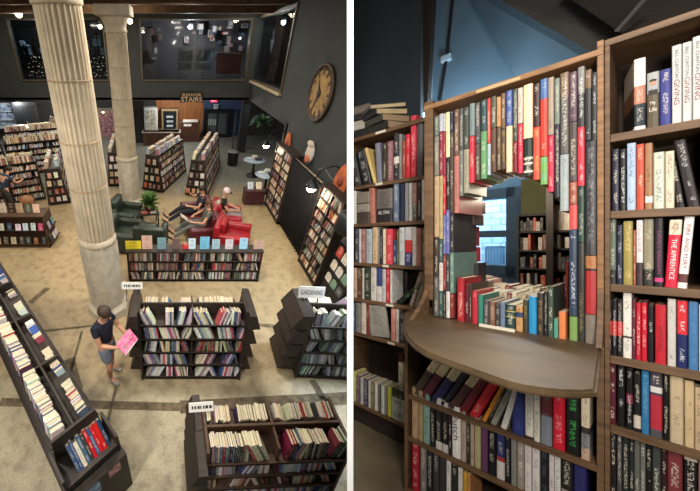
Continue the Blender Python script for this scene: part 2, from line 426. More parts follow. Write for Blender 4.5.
blk = (28, 25, 27); rbk = [(.36, blk), (.62, (196, 62, 62)), (1, blk)]
row = [(a, b, 300, blk, dict(bands=rbk, ink=(225, 220, 215), look=' red-banded')) for a, b in ((607.8, 611.8), (612.2, 617), (617.4, 622.6))]
row += [(623, 631.8, 292, (228, 222, 212), dict(ink=(120, 110, 105), bands=[(.3, (228, 222, 212)), (.33, (60, 50, 50)), (1, (228, 222, 212))])), (632.2, 635.8, 300, (96, 38, 54)),
 (636.2, 641, 303, (192, 30, 50), dict(ink=(240, 225, 220))), (641.5, 647.2, 303, (192, 30, 50), dict(ink=(240, 225, 220))), (647.7, 653.8, 306, (26, 23, 26), dict(ink=(235, 235, 235))),
 (655, 666.5, 305, (186, 36, 50), dict(ink=(60, 24, 28))), (667.6, 676.2, 299, (196, 192, 186), dict(ink=(90, 88, 86))),
 (677, 688, 301, (32, 40, 88), dict(bands=[(.5, (32, 40, 88)), (1, (205, 44, 54))], ink=(235, 235, 240))), (688.6, 698.6, 302, (66, 112, 160), dict(ink=(90, 140, 190))), (699.2, 707, 305, (215, 215, 212))]
shelf_row(row, D, yR[3], Rw('fourth'), G('right bookcase, fourth shelf'))
shelf_row([
 (609, 616, 364, (80, 30, 42)), (617.3, 625, 365, (22, 21, 22), dict(ink=(235, 235, 235))), (626.3, 633, 368, (24, 20, 22), dict(bands=[(.42, (24, 20, 22)), (.58, (120, 40, 60)), (1, (24, 20, 22))], ink=(230, 230, 230))),
 (633.6, 641.2, 374, (26, 25, 26), dict(bands=[(.06, (26, 25, 26)), (.28, (190, 182, 168)), (1, (26, 25, 26))])), (641.6, 649.4, 371, (50, 112, 156), dict(ink=(130, 180, 210))),
 (650, 662.6, 372, (72, 66, 76), dict(bands=[(.12, (80, 76, 82)), (.64, (172, 46, 62)), (.68, (72, 66, 76)), (.77, (215, 210, 205)), (1, (72, 66, 76))])), (663.2, 669, 372, (18, 16, 16)),  # closing black spine stands for the dark gap between books
 (669.8, 684, 376, (190, 170, 140), dict(ink=(110, 95, 80))), (684.6, 694.6, 381, (194, 170, 130), dict(ink=(120, 100, 85))), (695, 704, 388, (186, 160, 128)),
], D, yR[4], Rw('fifth'), G('right bookcase, fifth shelf'))
row = []
for a, b, v, c in ((605.5, 610, 428, (26, 22, 22)), (610.4, 616.4, 430, (34, 26, 28)), (617, 622, 432, (70, 70, 70)), (622.4, 629, 436, (36, 42, 40)), (629.4, 634, 438, (40, 40, 40)), (634.4, 640, 441, (92, 92, 88)),
   (640.4, 645.6, 443, (104, 104, 100)), (646, 652, 445, (24, 24, 24)), (652.4, 661, 448, (60, 66, 62)), (661.4, 667, 452, (50, 26, 28)), (667.4, 683, 453, (116, 50, 54)), (684, 698, 453, (28, 24, 26)), (698.6, 706, 459, (150, 110, 104))):
    row.append((a, b, v, c, dict(bands=[(.9, c), (1, (190, 180, 160))]) if a == 684 else {}))
shelf_row(row, D, yR[5], Rw('lowest'), G('right bookcase, lowest shelf'))  # these dark spine colours carry the weak light of the lowest shelf
# ---------------------------------------------------------------- arched book wall
sL, sE = nd(424.5, 243, D).x, nd(604, 243, D).x
yT = .5*(yrow(430, 106, D)+yrow(597, 49, D)); yB = yrow(447, 452, D)-.27
y1, y2 = yrow(500, 429, D), yrow(447, 455, D); y3 = y2-.27
aw = empty('arched_book_wall_case', MR @ Matrix.Translation(((sL+sE)/2, D, y3-.1)), 'wooden case of the book wall with a round opening and an oval ledge', 'bookcase')
PW = nd(433, 243, D).x-sL; PE = sE-nd(597, 243, D).x
part(aw, 'side_post', MB().box(sL, sL+PW, D-.004, D+.25, yrow(430, 300, D), yT+.02, bev=.003), wood)
part(aw, 'side_post', MB().box(sE-PE, sE, D-.004, D+.25, yrow(600, 350, D), yT+.03, bev=.003), wood_edge)
part(aw, 'top_board', MB().box(sL, sE, D-.008, D+.25, yT-.022, yT, bev=.003), wood_edge)
sLL = nd(404.5, 243, D).x
part(aw, 'side_panel', MB().box(sLL, sLL+.014, D, D+.25, y3-.1, YL-.024), wood)
part(aw, 'side_panel', MB().box(sE-.014, sE, D, D+.25, y3-.1, yrow(600, 350, D)), wood)
part(aw, 'back_panel', MB().box(sLL, sE, D+.24, D+.25, y3-.1, YL-.03), wood_dark)
for y in (y1, y2, y3): part(aw, 'shelf', MB().box(sLL+.014, sE-.014, D, D+.24, y-.024, y, bev=.003), wood)
pts = [ny(u, v, YL) for u, v in ((403, 325), (404, 331), (407, 337), (413, 343.5), (425, 351), (445, 359), (466, 366.5), (487, 374), (507, 381), (525, 385.5), (545, 388.5), (565, 390.5), (585, 391), (597, 390))]
pts = [Vector((sLL, D+.24, YL)), Vector((sLL, D, YL))] + pts + [Vector((sE-.004, D-.004, YL)), Vector((sE-.004, D+.66, YL)), Vector((sL+.01, D+.66, YL)), Vector((sL+.01, D+.24, YL))]
mb = MB(); mb.prism(pts, (0, 0, -.022))
bmesh.ops.recalc_face_normals(mb.bm, faces=mb.bm.faces)
es = [e for e in mb.bm.edges if abs(e.verts[0].co.z-e.verts[1].co.z) < 1e-5]
bmesh.ops.bevel(mb.bm, geom=es, offset=.006, segments=2, affect='EDGES')
part(aw, 'oval_ledge', mb, ledge_m)
br = [ns(u, v, sL+.002) for u, v in ((431, 250), (430, 268), (427, 283), (422, 297), (416, 309), (410, 318), (404, 325))]
br += [Vector((sL+.002, D, YL)), Vector((sL+.002, D, br[0].z))]
part(aw, 'ledge_bracket', MB().prism(br, (.016, 0, 0)), wood)
sb = sE-.012
br = [ns(599, 290, sb), ns(598.5, 320, sb), ns(599.5, 345, sb)]
br = [Vector((sb, D-.004, br[0].z)), Vector((sb, D-.02, br[1].z)), Vector((sb, D-.05, YL)), Vector((sb, D, YL))]
part(aw, 'ledge_bracket', MB().prism(br, (.012, 0, 0)), wood)
lb = ny(480, 326, YL); lc = ny(512, 334, YL)
o = MB().box(lb.x, lc.x, lb.y-.012, lb.y, YL+.0005, YL+.012).build('paper_label_strip', mat('white_label_paper', (214, 206, 186), .8, .06)); top(o, 'narrow white label strip lying on the ledge before the books', 'label')
o = MB().box(nd(477, 100, D).x, nd(521, 90, D).x, D-.0095, D-.0075, yT-.019, yT-.006).build('paper_label_strip', mat('tan_label_paper', (190, 160, 120), .8, .06)); top(o, 'tan label strip on the front edge of the top board', 'label')
# columns of upright books: (u0, u1, [(v top, v bottom, colour, options)...], depth)
R_ = dict
cols = [
 (433.6, 438.3, [(116, 135.5, (96, 106, 96)), (136, 175.5, (122, 117, 106)), (176, 237, (178, 152, 120)), (237.5, 276, (62, 52, 46)), (276.5, 316, (94, 92, 90))], .14),
 (438.8, 442.4, [(113.5, 131, (176, 178, 186)), (131.5, 175, (132, 46, 62)), (175.5, 239, (172, 156, 112)), (239.5, 262, (60, 90, 86)), (262.5, 291, (206, 200, 190)), (291.5, 317, (60, 88, 84))], .14),
 (442.7, 445.3, [(113.5, 131, (170, 172, 182)), (131.5, 175, (140, 50, 64)), (175.5, 214.5, (192, 42, 54)), (215, 254, (104, 108, 164)), (254.5, 290, (150, 52, 54)), (290.5, 318, (60, 50, 48))], .15),
 (445.6, 449.2, [(112, 157, (226, 221, 166)), (157.5, 209, (34, 38, 42)), (209.5, 254, (98, 102, 158)), (254.5, 291, (60, 62, 64)), (291.5, 318, (214, 212, 208))], .15),
 (449.4, 453.2, [(111, 131.4, (38, 38, 60)), (132, 213, (74, 62, 52)), (213.5, 252, (52, 48, 48)), (252.5, 293, (106, 134, 124)), (293.5, 318, (132, 52, 52))], .23),
 (453.4, 458.4, [(109, 155, (104, 78, 62)), (155.5, 213, (178, 112, 104))], .23),
 (458.8, 463, [(108, 149.3, (70, 74, 72)), (149.7, 196, (112, 112, 106))], .2),
 (463.3, 468.7, [(107, 148.5, (62, 68, 58)), (149, 193, (152, 147, 126))], .2),
 (469.1, 474.2, [(103, 135.5, (118, 134, 134)), (136, 182.7, (194, 52, 68))], .2),
 (474.6, 479.8, [(102.5, 143, (74, 74, 78)), (143.5, 179.7, (80, 64, 58))], .2),
 (480.2, 486.4, [(99.5, 130.6, (42, 68, 72)), (131, 178.7, (96, 146, 98))], .2),
 (486.8, 490, [(98, 143, (200, 64, 58)), (143.5, 174.8, (172, 186, 196))], .2),
 (490.3, 496, [(96, 127.5, (78, 78, 62)), (128, 172, (86, 62, 48), R_(ink=(220, 195, 140)))], .2),
 (496.4, 500.2, [(96.5, 126.5, (192, 138, 88)), (127, 169.7, (98, 82, 62))], .2),
 (500.6, 505.2, [(93, 128, (102, 78, 62)), (128.5, 169, (76, 64, 52), R_(ink=(205, 180, 80)))], .2),
 (505.6, 511.8, [(90, 125, (70, 90, 152)), (125.5, 172, (226, 198, 164), R_(ink=False))], .2),
 (512.2, 517.2, [(88.5, 141, (66, 72, 62)), (141.5, 172, (114, 36, 42), R_(ink=(230, 200, 170)))], .2),
 (517.6, 522.4, [(87.5, 123, (192, 178, 166)), (123.5, 173, (198, 54, 76))], .2),
 (522.8, 532.2, [(84, 138, (232, 204, 168), R_(ink=False)), (138.5, 175.4, (36, 46, 40), R_(bands=[(.08, (36, 46, 40)), (.14, (205, 205, 190)), (.3, (36, 46, 40)), (.36, (190, 190, 176)), (.44, (36, 46, 40)), (.5, (190, 190, 176)), (1, (36, 46, 40))]))], .2),
 (532.6, 539.6, [(83, 126, (56, 32, 36)), (126.5, 179.5, (202, 78, 58), R_(ink=(235, 200, 110)))], .2),
 (540, 547.4, [(78.4, 156, (206, 62, 46), R_(bands=[(.74, (206, 62, 46)), (1, (72, 102, 152))], ink=(240, 225, 215))), (156.5, 184.4, (112, 162, 88), R_(ink=(110, 170, 190)))], .2),
 (547.8, 553.6, [(77, 134.7, (152, 137, 120)), (135.2, 191.7, (198, 48, 78))], .2),
 (554, 559.2, [(77.6, 124, (112, 122, 112)), (124.5, 197, (44, 46, 56))], .2),
 (559.6, 568.4, [(72, 153.4, (88, 84, 80), R_(bands=[(.69, (88, 84, 80)), (1, (118, 98, 78))], ink=(235, 230, 220))), (154, 211, (154, 164, 164), R_(ink=(100, 110, 115)))], .2),
 (568.8, 577, [(71.4, 121, (86, 62, 78)), (121.5, 181, (78, 68, 65), R_(ink=(220, 205, 180))), (181.5, 204, (150, 78, 62)), (204.5, 229.3, (198, 78, 78), R_(ink=False)), (229.8, 316, (48, 62, 84), R_(ink=(220, 225, 235))), (316.5, 344, (120, 152, 86), R_(ink=False))], .2),
 (577.4, 584.3, [(66, 126, (52, 52, 52), R_(bands=[(.55, (52, 52, 52)), (1, (128, 128, 124))], ink=(230, 230, 228))), (126.5, 185.6, (202, 56, 72), R_(ink=(245, 225, 225))), (186, 242, (36, 60, 50), R_(ink=(205, 205, 190))), (242.5, 344, (50, 48, 44), R_(ink=(150, 130, 90)))], .2),
 (584.7, 591.2, [(69.4, 140, (48, 48, 50), R_(bands=[(.74, (48, 48, 50)), (1, (114, 88, 66))], ink=(225, 225, 225)))], .2),
 (591.5, 596.8, [(72, 140, (46, 48, 48), R_(ink=(225, 225, 225)))], .2),
 (584.8, 596.8, [(140.5, 255, (54, 54, 58), R_(ink=(130, 130, 134))), (255.5, 314.6, (168, 50, 52), R_(bands=[(.74, (168, 50, 52)), (.78, (40, 30, 30)), (1, (170, 116, 74))], ink=False)), (315, 345.6, (124, 114, 104), R_(ink=False))], .2),
]
for ci, (u0, u1, segs, dp) in enumerate(cols):
    a, b = nd(u0, 243, D).x, nd(u1, 243, D).x; um = (u0+u1)/2
    for k, sg in enumerate(segs):
        vt, vb, col = sg[:3]; o = sg[3] if len(sg) > 3 else {}
        z1, z0 = nd(um, vt, D).z, nd(um, vb, D).z
        if vb > 305: z0 = max(z0, YL) if vb < 340 else YL
        dd = dp*1.3*rng.uniform(.88, 1.06)
        M = Matrix.Translation((a+.0003, D+rng.uniform(.001, .006), z0))
        where = ('topmost in' if k == 0 else f'{ordn(k)} down in')
        make_book(MR @ M, (b-a)*.985, z1-z0-.0006, dd, col, o.get('bands'), o.get('ink'), f'{cname(col)} book, {where} the {ordn(ci)} column of the arched wall', 'books stacked in the arched wall', old=True)
# books laid inside the left jamb of the opening
for k, (u0, u1, vt, vb, col, back, dp) in enumerate(((459, 471, 226, 246, (128, 40, 48), .25, .12), (459, 472, 247, 262, (176, 34, 50), .25, .12), (459, 474, 213.5, 225, (70, 52, 50), .24, .14), (461, 476, 200, 213, (96, 60, 56), .23, .14), (462, 478, 263, 285, (44, 40, 42), .26, .12))):
    dq = D+back; a, b = nd(u0, 243, dq), nd(u1, 243, dq); z1, z0 = nd(u1, vt, dq).z, nd(u1, vb, dq).z
    make_book(MR @ Matrix.Translation((a.x, dq, z0)), b.x-a.x, z1-z0-.001, dp, col, None, False, f'{cname(col)} book, {ordn(k)} piece stacked inside the left jamb of the opening', 'books inside the left jamb', old=True)
# rows standing on the ledge
row = [
 (456.8, 464.2, 278, (170, 38, 48), R_(bands=[(.93, (170, 38, 48)), (1, (150, 40, 48))])), (464.8, 469, 284.5, (90, 28, 38)), (469.3, 471.5, 284, (66, 56, 44)), (471.8, 477.6, 291, (180, 42, 58)), (478, 483, 295, (52, 124, 108), R_(ink=False)),
 (483.3, 488.8, 300.7, (74, 74, 80)), (489.1, 495.2, 302, (124, 88, 72)), (495.5, 499.8, 303, (62, 62, 62)), (500.1, 505, 302, (108, 124, 146), R_(ink=(70, 80, 110))), (505.3, 515.4, 305, (38, 64, 62), R_(bands=[(.5, (38, 64, 62)), (.54, (190, 170, 90)), (.72, (38, 64, 62)), (.76, (190, 170, 90)), (1, (38, 64, 62))])),
 (515.8, 522.7, 306, (192, 148, 98), R_(bands=[(.55, (192, 148, 98)), (.75, (50, 70, 110)), (1, (192, 148, 98))])), (523, 528, 300, (62, 56, 42), R_(ink=(190, 165, 80))), (528.4, 536.6, 296.7, (42, 138, 190), R_(ink=False)), (537, 543.6, 293, (52, 46, 42), R_(ink=(180, 150, 80))),
 (544, 547.4, 292, (30, 28, 28)), (547.8, 553.4, 286.5, (62, 78, 66)), (553.8, 558, 319, (82, 152, 132), R_(ink=False)), (558.6, 565.8, 312, (216, 126, 76), R_(ink=False)),
]
shelf_row([r if len(r) > 4 else r+({'old': True},) for r in row], D, YL, 'the ledge, front row', 'books standing on the ledge', dp=.225, front=.0)
pal = [(196, 180, 150), (180, 160, 130), (206, 196, 172), (150, 120, 92), (120, 60, 56), (186, 176, 160), (214, 204, 182), (110, 100, 90), (170, 148, 112), (190, 150, 140)]
shelf_row([(565.8, 568.4, 262, (172, 62, 58), R_(ink=False)), (569, 572, 300, (50, 46, 40))], D, YL, 'the ledge, behind the orange book', 'books behind the orange book', dp=.12, front=.12)
for ri, (bk_, ua, ub, vts, base) in enumerate(((.235, 463, 560, (272, 290), 7), (.46, 474, 566, (266, 286), 7))):
    row = []; u = ua; i = 0
    r2 = random.Random(40+ri)
    while u < ub:
        w = r2.uniform(4, 7.2); f = (u-ua)/(ub-ua)
        vt = (266 if i < 3 else (281 if ri == 0 else 274)) + 4*f + r2.uniform(-3, 3)
        row.append((u, min(ub, u+w-.3), vt, r2.choice(pal), R_(dp=.215, top=(-.232, -.222)[ri]+r2.uniform(-.008, .004)+(.03 if i < 3 else 0)))); u += w; i += 1
    shelf_row(row, D, YL, ('the ledge, middle row', 'the ledge, back row')[ri], ('books in the middle row on the ledge', 'books in the back row on the ledge')[ri], front=bk_)
# lower shelves of the arched wall
lab = lambda c: R_(bands=[(.6, c), (.97, (214, 200, 160)), (1, c)], lean=24, ink=False, look=' cream-labelled leaning')
shelf_row([
 (409.5, 417.5, 352, (72, 60, 50), R_(**lab((72, 60, 50)), du=7)), (418, 427, 355.5, (84, 36, 48), R_(**lab((84, 36, 48)), du=7)), (428.5, 438, 360, (42, 42, 84), R_(**lab((42, 42, 84)), du=7)), (439, 445, 362, (34, 34, 50), R_(lean=24, du=7, ink=False)), (446, 455.5, 365.5, (82, 52, 52), R_(**lab((82, 52, 52)), du=7)),
 (457, 466, 369, (112, 32, 42), R_(lean=21, du=6, ink=False)), (467.5, 477, 373, (202, 42, 54), R_(lean=20, du=6, ink=(240, 190, 180))), (481, 485.4, 379, (212, 140, 48), R_(lean=18, du=5)), (485.8, 489, 381, (34, 32, 32), R_(lean=17, du=4)), (489.4, 495.5, 383, (150, 148, 138), R_(lean=16, du=4, ink=(30, 30, 30))),
 (500, 506, 386, (222, 220, 214), R_(lean=11, du=3, ink=(170, 165, 165))), (512, 524.6, 386, (48, 58, 122), R_(ink=(90, 105, 170))), (525, 533.4, 390.5, (220, 216, 204), R_(bands=[(.05, (60, 50, 48)), (1, (220, 216, 204))])), (533.9, 539.8, 391, (216, 212, 198)),
 (540.3, 552, 392.5, (122, 130, 138), R_(bands=[(.55, (122, 130, 138)), (1, (98, 44, 50))], ink=False)), (552.6, 565, 394.6, (202, 30, 52), R_(ink=(240, 180, 180))), (566, 580, 394.5, (24, 25, 24), R_(ink=(70, 190, 90))), (581, 590, 395, (216, 200, 172), R_(bands=[(.18, (190, 160, 140)), (.4, (130, 132, 136)), (.5, (60, 50, 45)), (1, (216, 200, 172))])),
], D, y1, 'the first shelf under the ledge', 'books on the first shelf under the ledge')
shelf_row([
 (411.5, 417.6, 388, (172, 140, 110)), (418, 422.8, 391, (156, 136, 100)), (423.2, 429.4, 394, (120, 152, 140)), (430, 434.8, 398, (28, 27, 28)),
 (435.4, 441.6, 398, (30, 28, 30), R_(bands=[(.16, (190, 186, 180)), (.8, (30, 28, 30)), (1, (200, 196, 190))], look=' white-banded')), (442, 448, 401, (30, 28, 30), R_(bands=[(.16, (190, 186, 180)), (.8, (30, 28, 30)), (1, (200, 196, 190))], look=' white-banded')), (448.4, 451.4, 404, (50, 30, 36), R_(ink=(235, 230, 225))),
 (451.8, 460.4, 407, (226, 224, 218), R_(ink=False, text=[('Dutch', .62, .55, .62, (40, 36, 36))], label='white book reading Dutch, on the second shelf under the ledge')), (461, 466, 411, (172, 156, 144)), (466.4, 470, 424, (54, 46, 44)), (470.3, 474, 417, (170, 150, 132)),
 (474.4, 480.6, 418.5, (168, 160, 116), R_(ink=False)), (481, 487.6, 424, (92, 58, 90), R_(ink=False)), (488.2, 495.6, 425, (26, 27, 30)), (496.4, 504.6, 430, (40, 50, 100), R_(bands=[(.36, (200, 194, 190)), (.45, (160, 60, 54)), (1, (40, 50, 100))])),
 (505.2, 510.4, 431, (26, 28, 34)), (511, 516.6, 436, (128, 128, 124), R_(ink=False)), (517, 524, 439, (150, 140, 130), R_(ink=(240, 235, 225))), (524.5, 531.4, 441.7, (214, 206, 202)), (532, 539.8, 444, (214, 206, 202)), (540.4, 548.2, 447, (30, 31, 36), R_(ink=(100, 110, 120))),
 (549, 554.2, 452, (212, 200, 200)), (554.6, 560.4, 455, (218, 216, 214), R_(ink=(26, 26, 28))), (561, 573, 459, (36, 33, 34), R_(bands=[(.4, (150, 142, 132)), (1, (36, 33, 34))])), (573.6, 587, 463, (44, 44, 98), R_(ink=False)),
], D, y2, 'the second shelf under the ledge', 'books on the second shelf under the ledge')
row = [(411.5, 419, 441.7, (160, 32, 48)), (420, 426, 446, (120, 116, 112)), (427, 432.4, 448, (40, 40, 42), R_(ink=(235, 235, 235))), (433, 439, 453, (60, 58, 60), R_(ink=(220, 220, 220))), (439.5, 445.6, 457, (56, 54, 54)), (446.2, 450.6, 460, (220, 216, 210)), (451, 457.6, 466, (44, 44, 42)), (458, 462.4, 468, (216, 212, 206)),
 (463, 467, 472, (206, 160, 60)), (467.3, 470.3, 474, (200, 140, 90)), (470.8, 479, 477, (190, 176, 168)), (479.5, 486, 480, (150, 60, 56)), (487, 494, 484, (60, 66, 90)), (495, 503, 488, (180, 170, 160)), (504, 512, 492, (70, 50, 50))]
shelf_row(row, D, y3, 'the lowest shelf under the ledge', 'books on the lowest shelf under the ledge')
# ---------------------------------------------------------------- left bookcase
s0, s1 = nd(349.5, 243, D2).x, nd(432, 243, D2).x
yl = [yrow(390, 180.5, D2), yrow(390, 222, D2), yrow(390, 264.5, D2), yrow(390, 303.5, D2), yrow(390, 341, D2)]
yl_b = yrow(394, 420, D2); yl_t = yrow(390, 131.5, D2); yF = yl_b-.16
lcse = empty('bookcase', MR @ Matrix.Translation(((s0+s1)/2, D2, yF)), 'weathered wooden bookcase left of the arched book wall, magazines piled on top', 'bookcase')
part(lcse, 'side_panel', MB().box(s0-.02, s0, D2, D2+.27, yF, yl_t), wood)
part(lcse, 'side_panel', MB().box(s1, s1+.02, D2, D2+.27, yF, yl_t), wood)
part(lcse, 'back_panel', MB().box(s0-.02, s1+.02, D2+.26, D2+.27, yF, yl_t), wood_dark)
part(lcse, 'top_board', MB().box(s0-.02, s1+.02, D2-.004, D2+.27, yl_t, yl_t+.026, bev=.003), wood)
for y in yl+[yl_b]: part(lcse, 'shelf', MB().box(s0, s1, D2, D2+.26, y-.024, y, bev=.003), wood)
part(lcse, 'plinth', MB().box(s0, s1, D2+.05, D2+.07, yF, yl_b-.024), wood_dark)
white_l = mat('white_label_paper', (214, 206, 186))
for u, v, w in ((376, 123, 10), (376, 182, 7), (383, 264, 6), (386, 305, 8), (388, 346, 7)):
    a, b = nd(u, v, D2), nd(u+w, v, D2)
    bpy.context.view_layer.update()
    yy = min([yl_t+.026]+yl, key=lambda q: abs(q-.012-a.z))-.012
    part(lcse, 'shelf_label', MB().box(a.x, b.x, D2-.006, D2-.0045, yy-.008, yy+.008), white_l)
Lw = lambda n: f"left bookcase's {n} shelf"
shelf_row([
 (355, 361, 155, (54, 54, 54), R_(lean=-10, du=-3, ink=(210, 210, 205))), (363, 371.4, 150, (36, 36, 40), R_(lean=-11, du=-4, ink=(215, 215, 215))), (373.4, 376.3, 147, (216, 188, 122), R_(lean=-13, du=-4, ink=False)), (376.8, 382, 142.5, (124, 124, 138), R_(lean=-3)), (382.4, 386.8, 143, (60, 52, 44)),
 (387, 393, 141, (134, 90, 98)), (393.4, 398.8, 133.5, (44, 44, 46), R_(bands=[(.35, (44, 44, 46)), (.5, (220, 216, 210)), (1, (50, 50, 52))])), (399, 401.6, 134, (134, 134, 134)), (402, 405.4, 141, (146, 72, 56)), (405.7, 410, 134, (206, 40, 54), R_(ink=(240, 190, 190))),
 (410.4, 416.2, 115.5, (210, 62, 78), R_(ink=(245, 220, 220))), (416.6, 423, 119, (88, 88, 88), R_(ink=(40, 40, 40)))], D2, yl[0], Lw('top'), G('left bookcase, top shelf'))
shelf_row([
 (353, 356, 191, (206, 204, 198), R_(ink=False)), (356.4, 369.6, 192, (60, 54, 50), R_(bands=[(.32, (66, 58, 50)), (.36, (30, 28, 28)), (.62, (140, 134, 122)), (.66, (60, 55, 50)), (1, (122, 116, 104))], ink=False, dp=.03, label='grey face-out book leaning at the left of the second shelf')), (370, 375.4, 188, (176, 116, 100), R_(lean=-2)),
 (376, 392.6, 189, (40, 35, 38), R_(bands=[(.42, (40, 35, 38)), (1, (104, 98, 94))], dp=.03, ink=False, text=[('ALL STAR', .3, .1, .7, (225, 225, 222), 1)], label='black and grey face-out book reading ALL STAR on the second shelf')),
 (393, 398.6, 183.5, (96, 112, 134), R_(ink=(235, 235, 235))), (399, 404.4, 184, (26, 36, 62), R_(ink=False)), (404.8, 408.4, 183, (140, 142, 144)), (408.8, 412, 183, (196, 192, 186)), (412.4, 416.8, 182.5, (154, 114, 104), R_(bands=[(.4, (96, 96, 92)), (1, (154, 114, 104))])), (417.2, 421.2, 181, (54, 38, 38)), (421.6, 425.5, 179, (216, 214, 208))], D2, yl[1], Lw('second'), G('left bookcase, second shelf'))
shelf_row([
 (354.6, 358.6, 228.5, (62, 67, 84)), (358.9, 360.9, 229, (206, 204, 204)), (361.2, 365.6, 229, (154, 108, 102)), (366, 371.6, 229, (168, 182, 188), R_(ink=(40, 40, 44))), (372.3, 377.4, 227, (208, 178, 138)), (377.7, 379.5, 228, (120, 118, 116)), (379.8, 382.4, 230, (40, 38, 44), R_(ink=(235, 230, 225))), (382.7, 385.5, 229, (222, 208, 178)),
 (385.8, 392.4, 229, (208, 68, 80), R_(ink=(240, 200, 190))), (392.7, 396.6, 240, (46, 62, 98)), (396.9, 398.6, 230, (96, 96, 66)), (398.9, 404.2, 227.5, (188, 192, 192), R_(ink=(40, 40, 42))), (404.6, 411.8, 227, (206, 204, 204), R_(bands=[(.34, (50, 56, 110)), (.66, (196, 52, 52)), (1, (200, 200, 202))], ink=(225, 225, 225))), (412.2, 416.3, 227, (218, 214, 206)), (416.6, 421.2, 228, (178, 112, 98)), (421.6, 425.6, 228, (84, 82, 72))], D2, yl[2], Lw('third'), G('left bookcase, third shelf'))
shelf_row([
 (353.4, 356.6, 268, (194, 164, 144)), (357, 361.8, 268, (94, 64, 48)), (362.2, 363.8, 268, (206, 204, 196)), (364, 370, 267, (46, 58, 46)), (370.4, 376, 267, (208, 202, 192)), (376.3, 381.6, 268, (200, 198, 200), R_(bands=[(.45, (206, 202, 200)), (1, (64, 76, 134))])), (382, 385.6, 269, (194, 192, 190)), (386, 389.6, 268, (196, 32, 48), R_(ink=(240, 225, 225))), (390, 392.2, 270, (210, 208, 204)),
 (392.8, 400, 281, (28, 28, 29), R_(lean=42, du=12, ink=(70, 190, 90))), (408.2, 412.8, 272, (134, 114, 104), R_(lean=14, du=4)), (413.4, 418.6, 273, (128, 118, 108), R_(lean=13, du=4, ink=False))], D2, yl[3], Lw('fourth'), G('left bookcase, fourth shelf'))
a, b = nd(392, 243, D2+.2), nd(407, 243, D2+.2)
make_book(MR @ Matrix.Translation((a.x, D2+.2, yl[3])), b.x-a.x, nd(398, 271, D2+.2).z-yl[3], .02, (42, 28, 36), [(.7, (38, 30, 34)), (.9, (70, 34, 48))], False, 'dark face-out book behind the leaning black book on the fourth shelf', G('left bookcase, fourth shelf'))
shelf_row([
 (352.6, 355.2, 303, (72, 88, 114)), (355.6, 360.4, 303, (134, 130, 124)), (361, 365.8, 302, (208, 198, 182)), (366, 369.6, 303, (126, 54, 54)), (370.4, 390, 307, (152, 150, 140), R_(lean=-7, dp=.02, ink=(90, 86, 80), label='pale grey face-out book tilted on the fifth shelf')), (390.8, 395.2, 308.5, (218, 148, 134), R_(ink=(160, 90, 80))), (395.6, 398.6, 309, (210, 202, 194)), (399, 404.4, 312, (40, 40, 42), R_(ink=(190, 190, 190)))], D2, yl[4], Lw('fifth'), G('left bookcase, fifth shelf'))
row = []
for i, (u, w, v, c) in enumerate(((353.2, 2.6, 372, (196, 196, 120)), (356.2, 3.6, 376, (110, 84, 108)), (360.2, 3, 378, (190, 186, 180)), (363.6, 4.2, 379, (72, 70, 92)), (368.2, 2.4, 381, (200, 196, 188)), (371, 3, 382, (120, 110, 70)), (374.4, 3.2, 383, (212, 206, 196)), (378, 2.6, 385, (90, 86, 84)), (381, 3.4, 386, (206, 204, 190)), (384.8, 2.2, 387, (130, 128, 126)))):
    row.append((u, u+w-.3, v, c, R_(look=' magazine-like')))
row += [(387.4, 391, 388, (190, 192, 70)), (391.6, 405, 390, (176, 178, 166), R_(bands=[(.72, (178, 180, 168)), (1, (44, 56, 40))], dp=.03, ink=False, text=[('WE', .58, .16, .6, (24, 24, 24), 1), ('LUK', .2, .16, .66, (24, 24, 24), 1)], label='pale grey magazine face out reading WE above LUK, near the floor'))]
shelf_row(row, D2, yl_b, Lw('lowest'), G('left bookcase, lowest shelf'))
yy = yrow(397, 386, D2)
shelf_row([(390.6, 395.6, 351, (94, 36, 46), R_(bands=[(.38, (94, 36, 46)), (.85, (214, 204, 178)), (1, (94, 36, 46))], ink=False, look=' white-labelled', back=.1)), (396.4, 402.6, 350, (94, 36, 46), R_(bands=[(.38, (94, 36, 46)), (.85, (214, 204, 178)), (1, (94, 36, 46))], ink=False, look=' white-labelled', back=.1))], D2, yl_b, "the left bookcase's bin, behind the magazines", 'labelled volumes behind the magazines')
# magazines piled on the left bookcase
zt = yl_t+.026
for k, (u, w, z, th, c, rz, dp) in enumerate(((352, 20, 0, .03, (38, 36, 36), .05, .2), (352, 13, .03, .034, (168, 160, 148), .22, .2), (366, 24, .0, .026, (46, 44, 42), -.25, .22), (352, 15, .064, .022, (42, 42, 42), .12, .21), (364, 22, .026, .024, (70, 68, 62), -.35, .22), (352, 15, .086, .03, (104, 90, 78), .3, .2), (362, 20, .05, .02, (48, 50, 52), -.5, .22), (361, 18, .070, .014, (90, 88, 84), -.7, .22))):
    a, b = nd(u, 243, D2), nd(u+w, 243, D2)
    th *= 2; M = Matrix.Translation((a.x, D2+.01, zt+z*2.1)) @ Matrix.Rotation(rz, 4, 'Z') @ Matrix.Translation((b.x-a.x, 0, 0)) @ Matrix.Rotation(-PI/2, 4, 'Y')
    make_book(MR @ M, th*.96, b.x-a.x, dp, c, None, False, f'{cname(c)} magazine, {ordn(k)} of the loose pile on the left bookcase', 'magazines piled on the left bookcase', name='magazine', old=True)
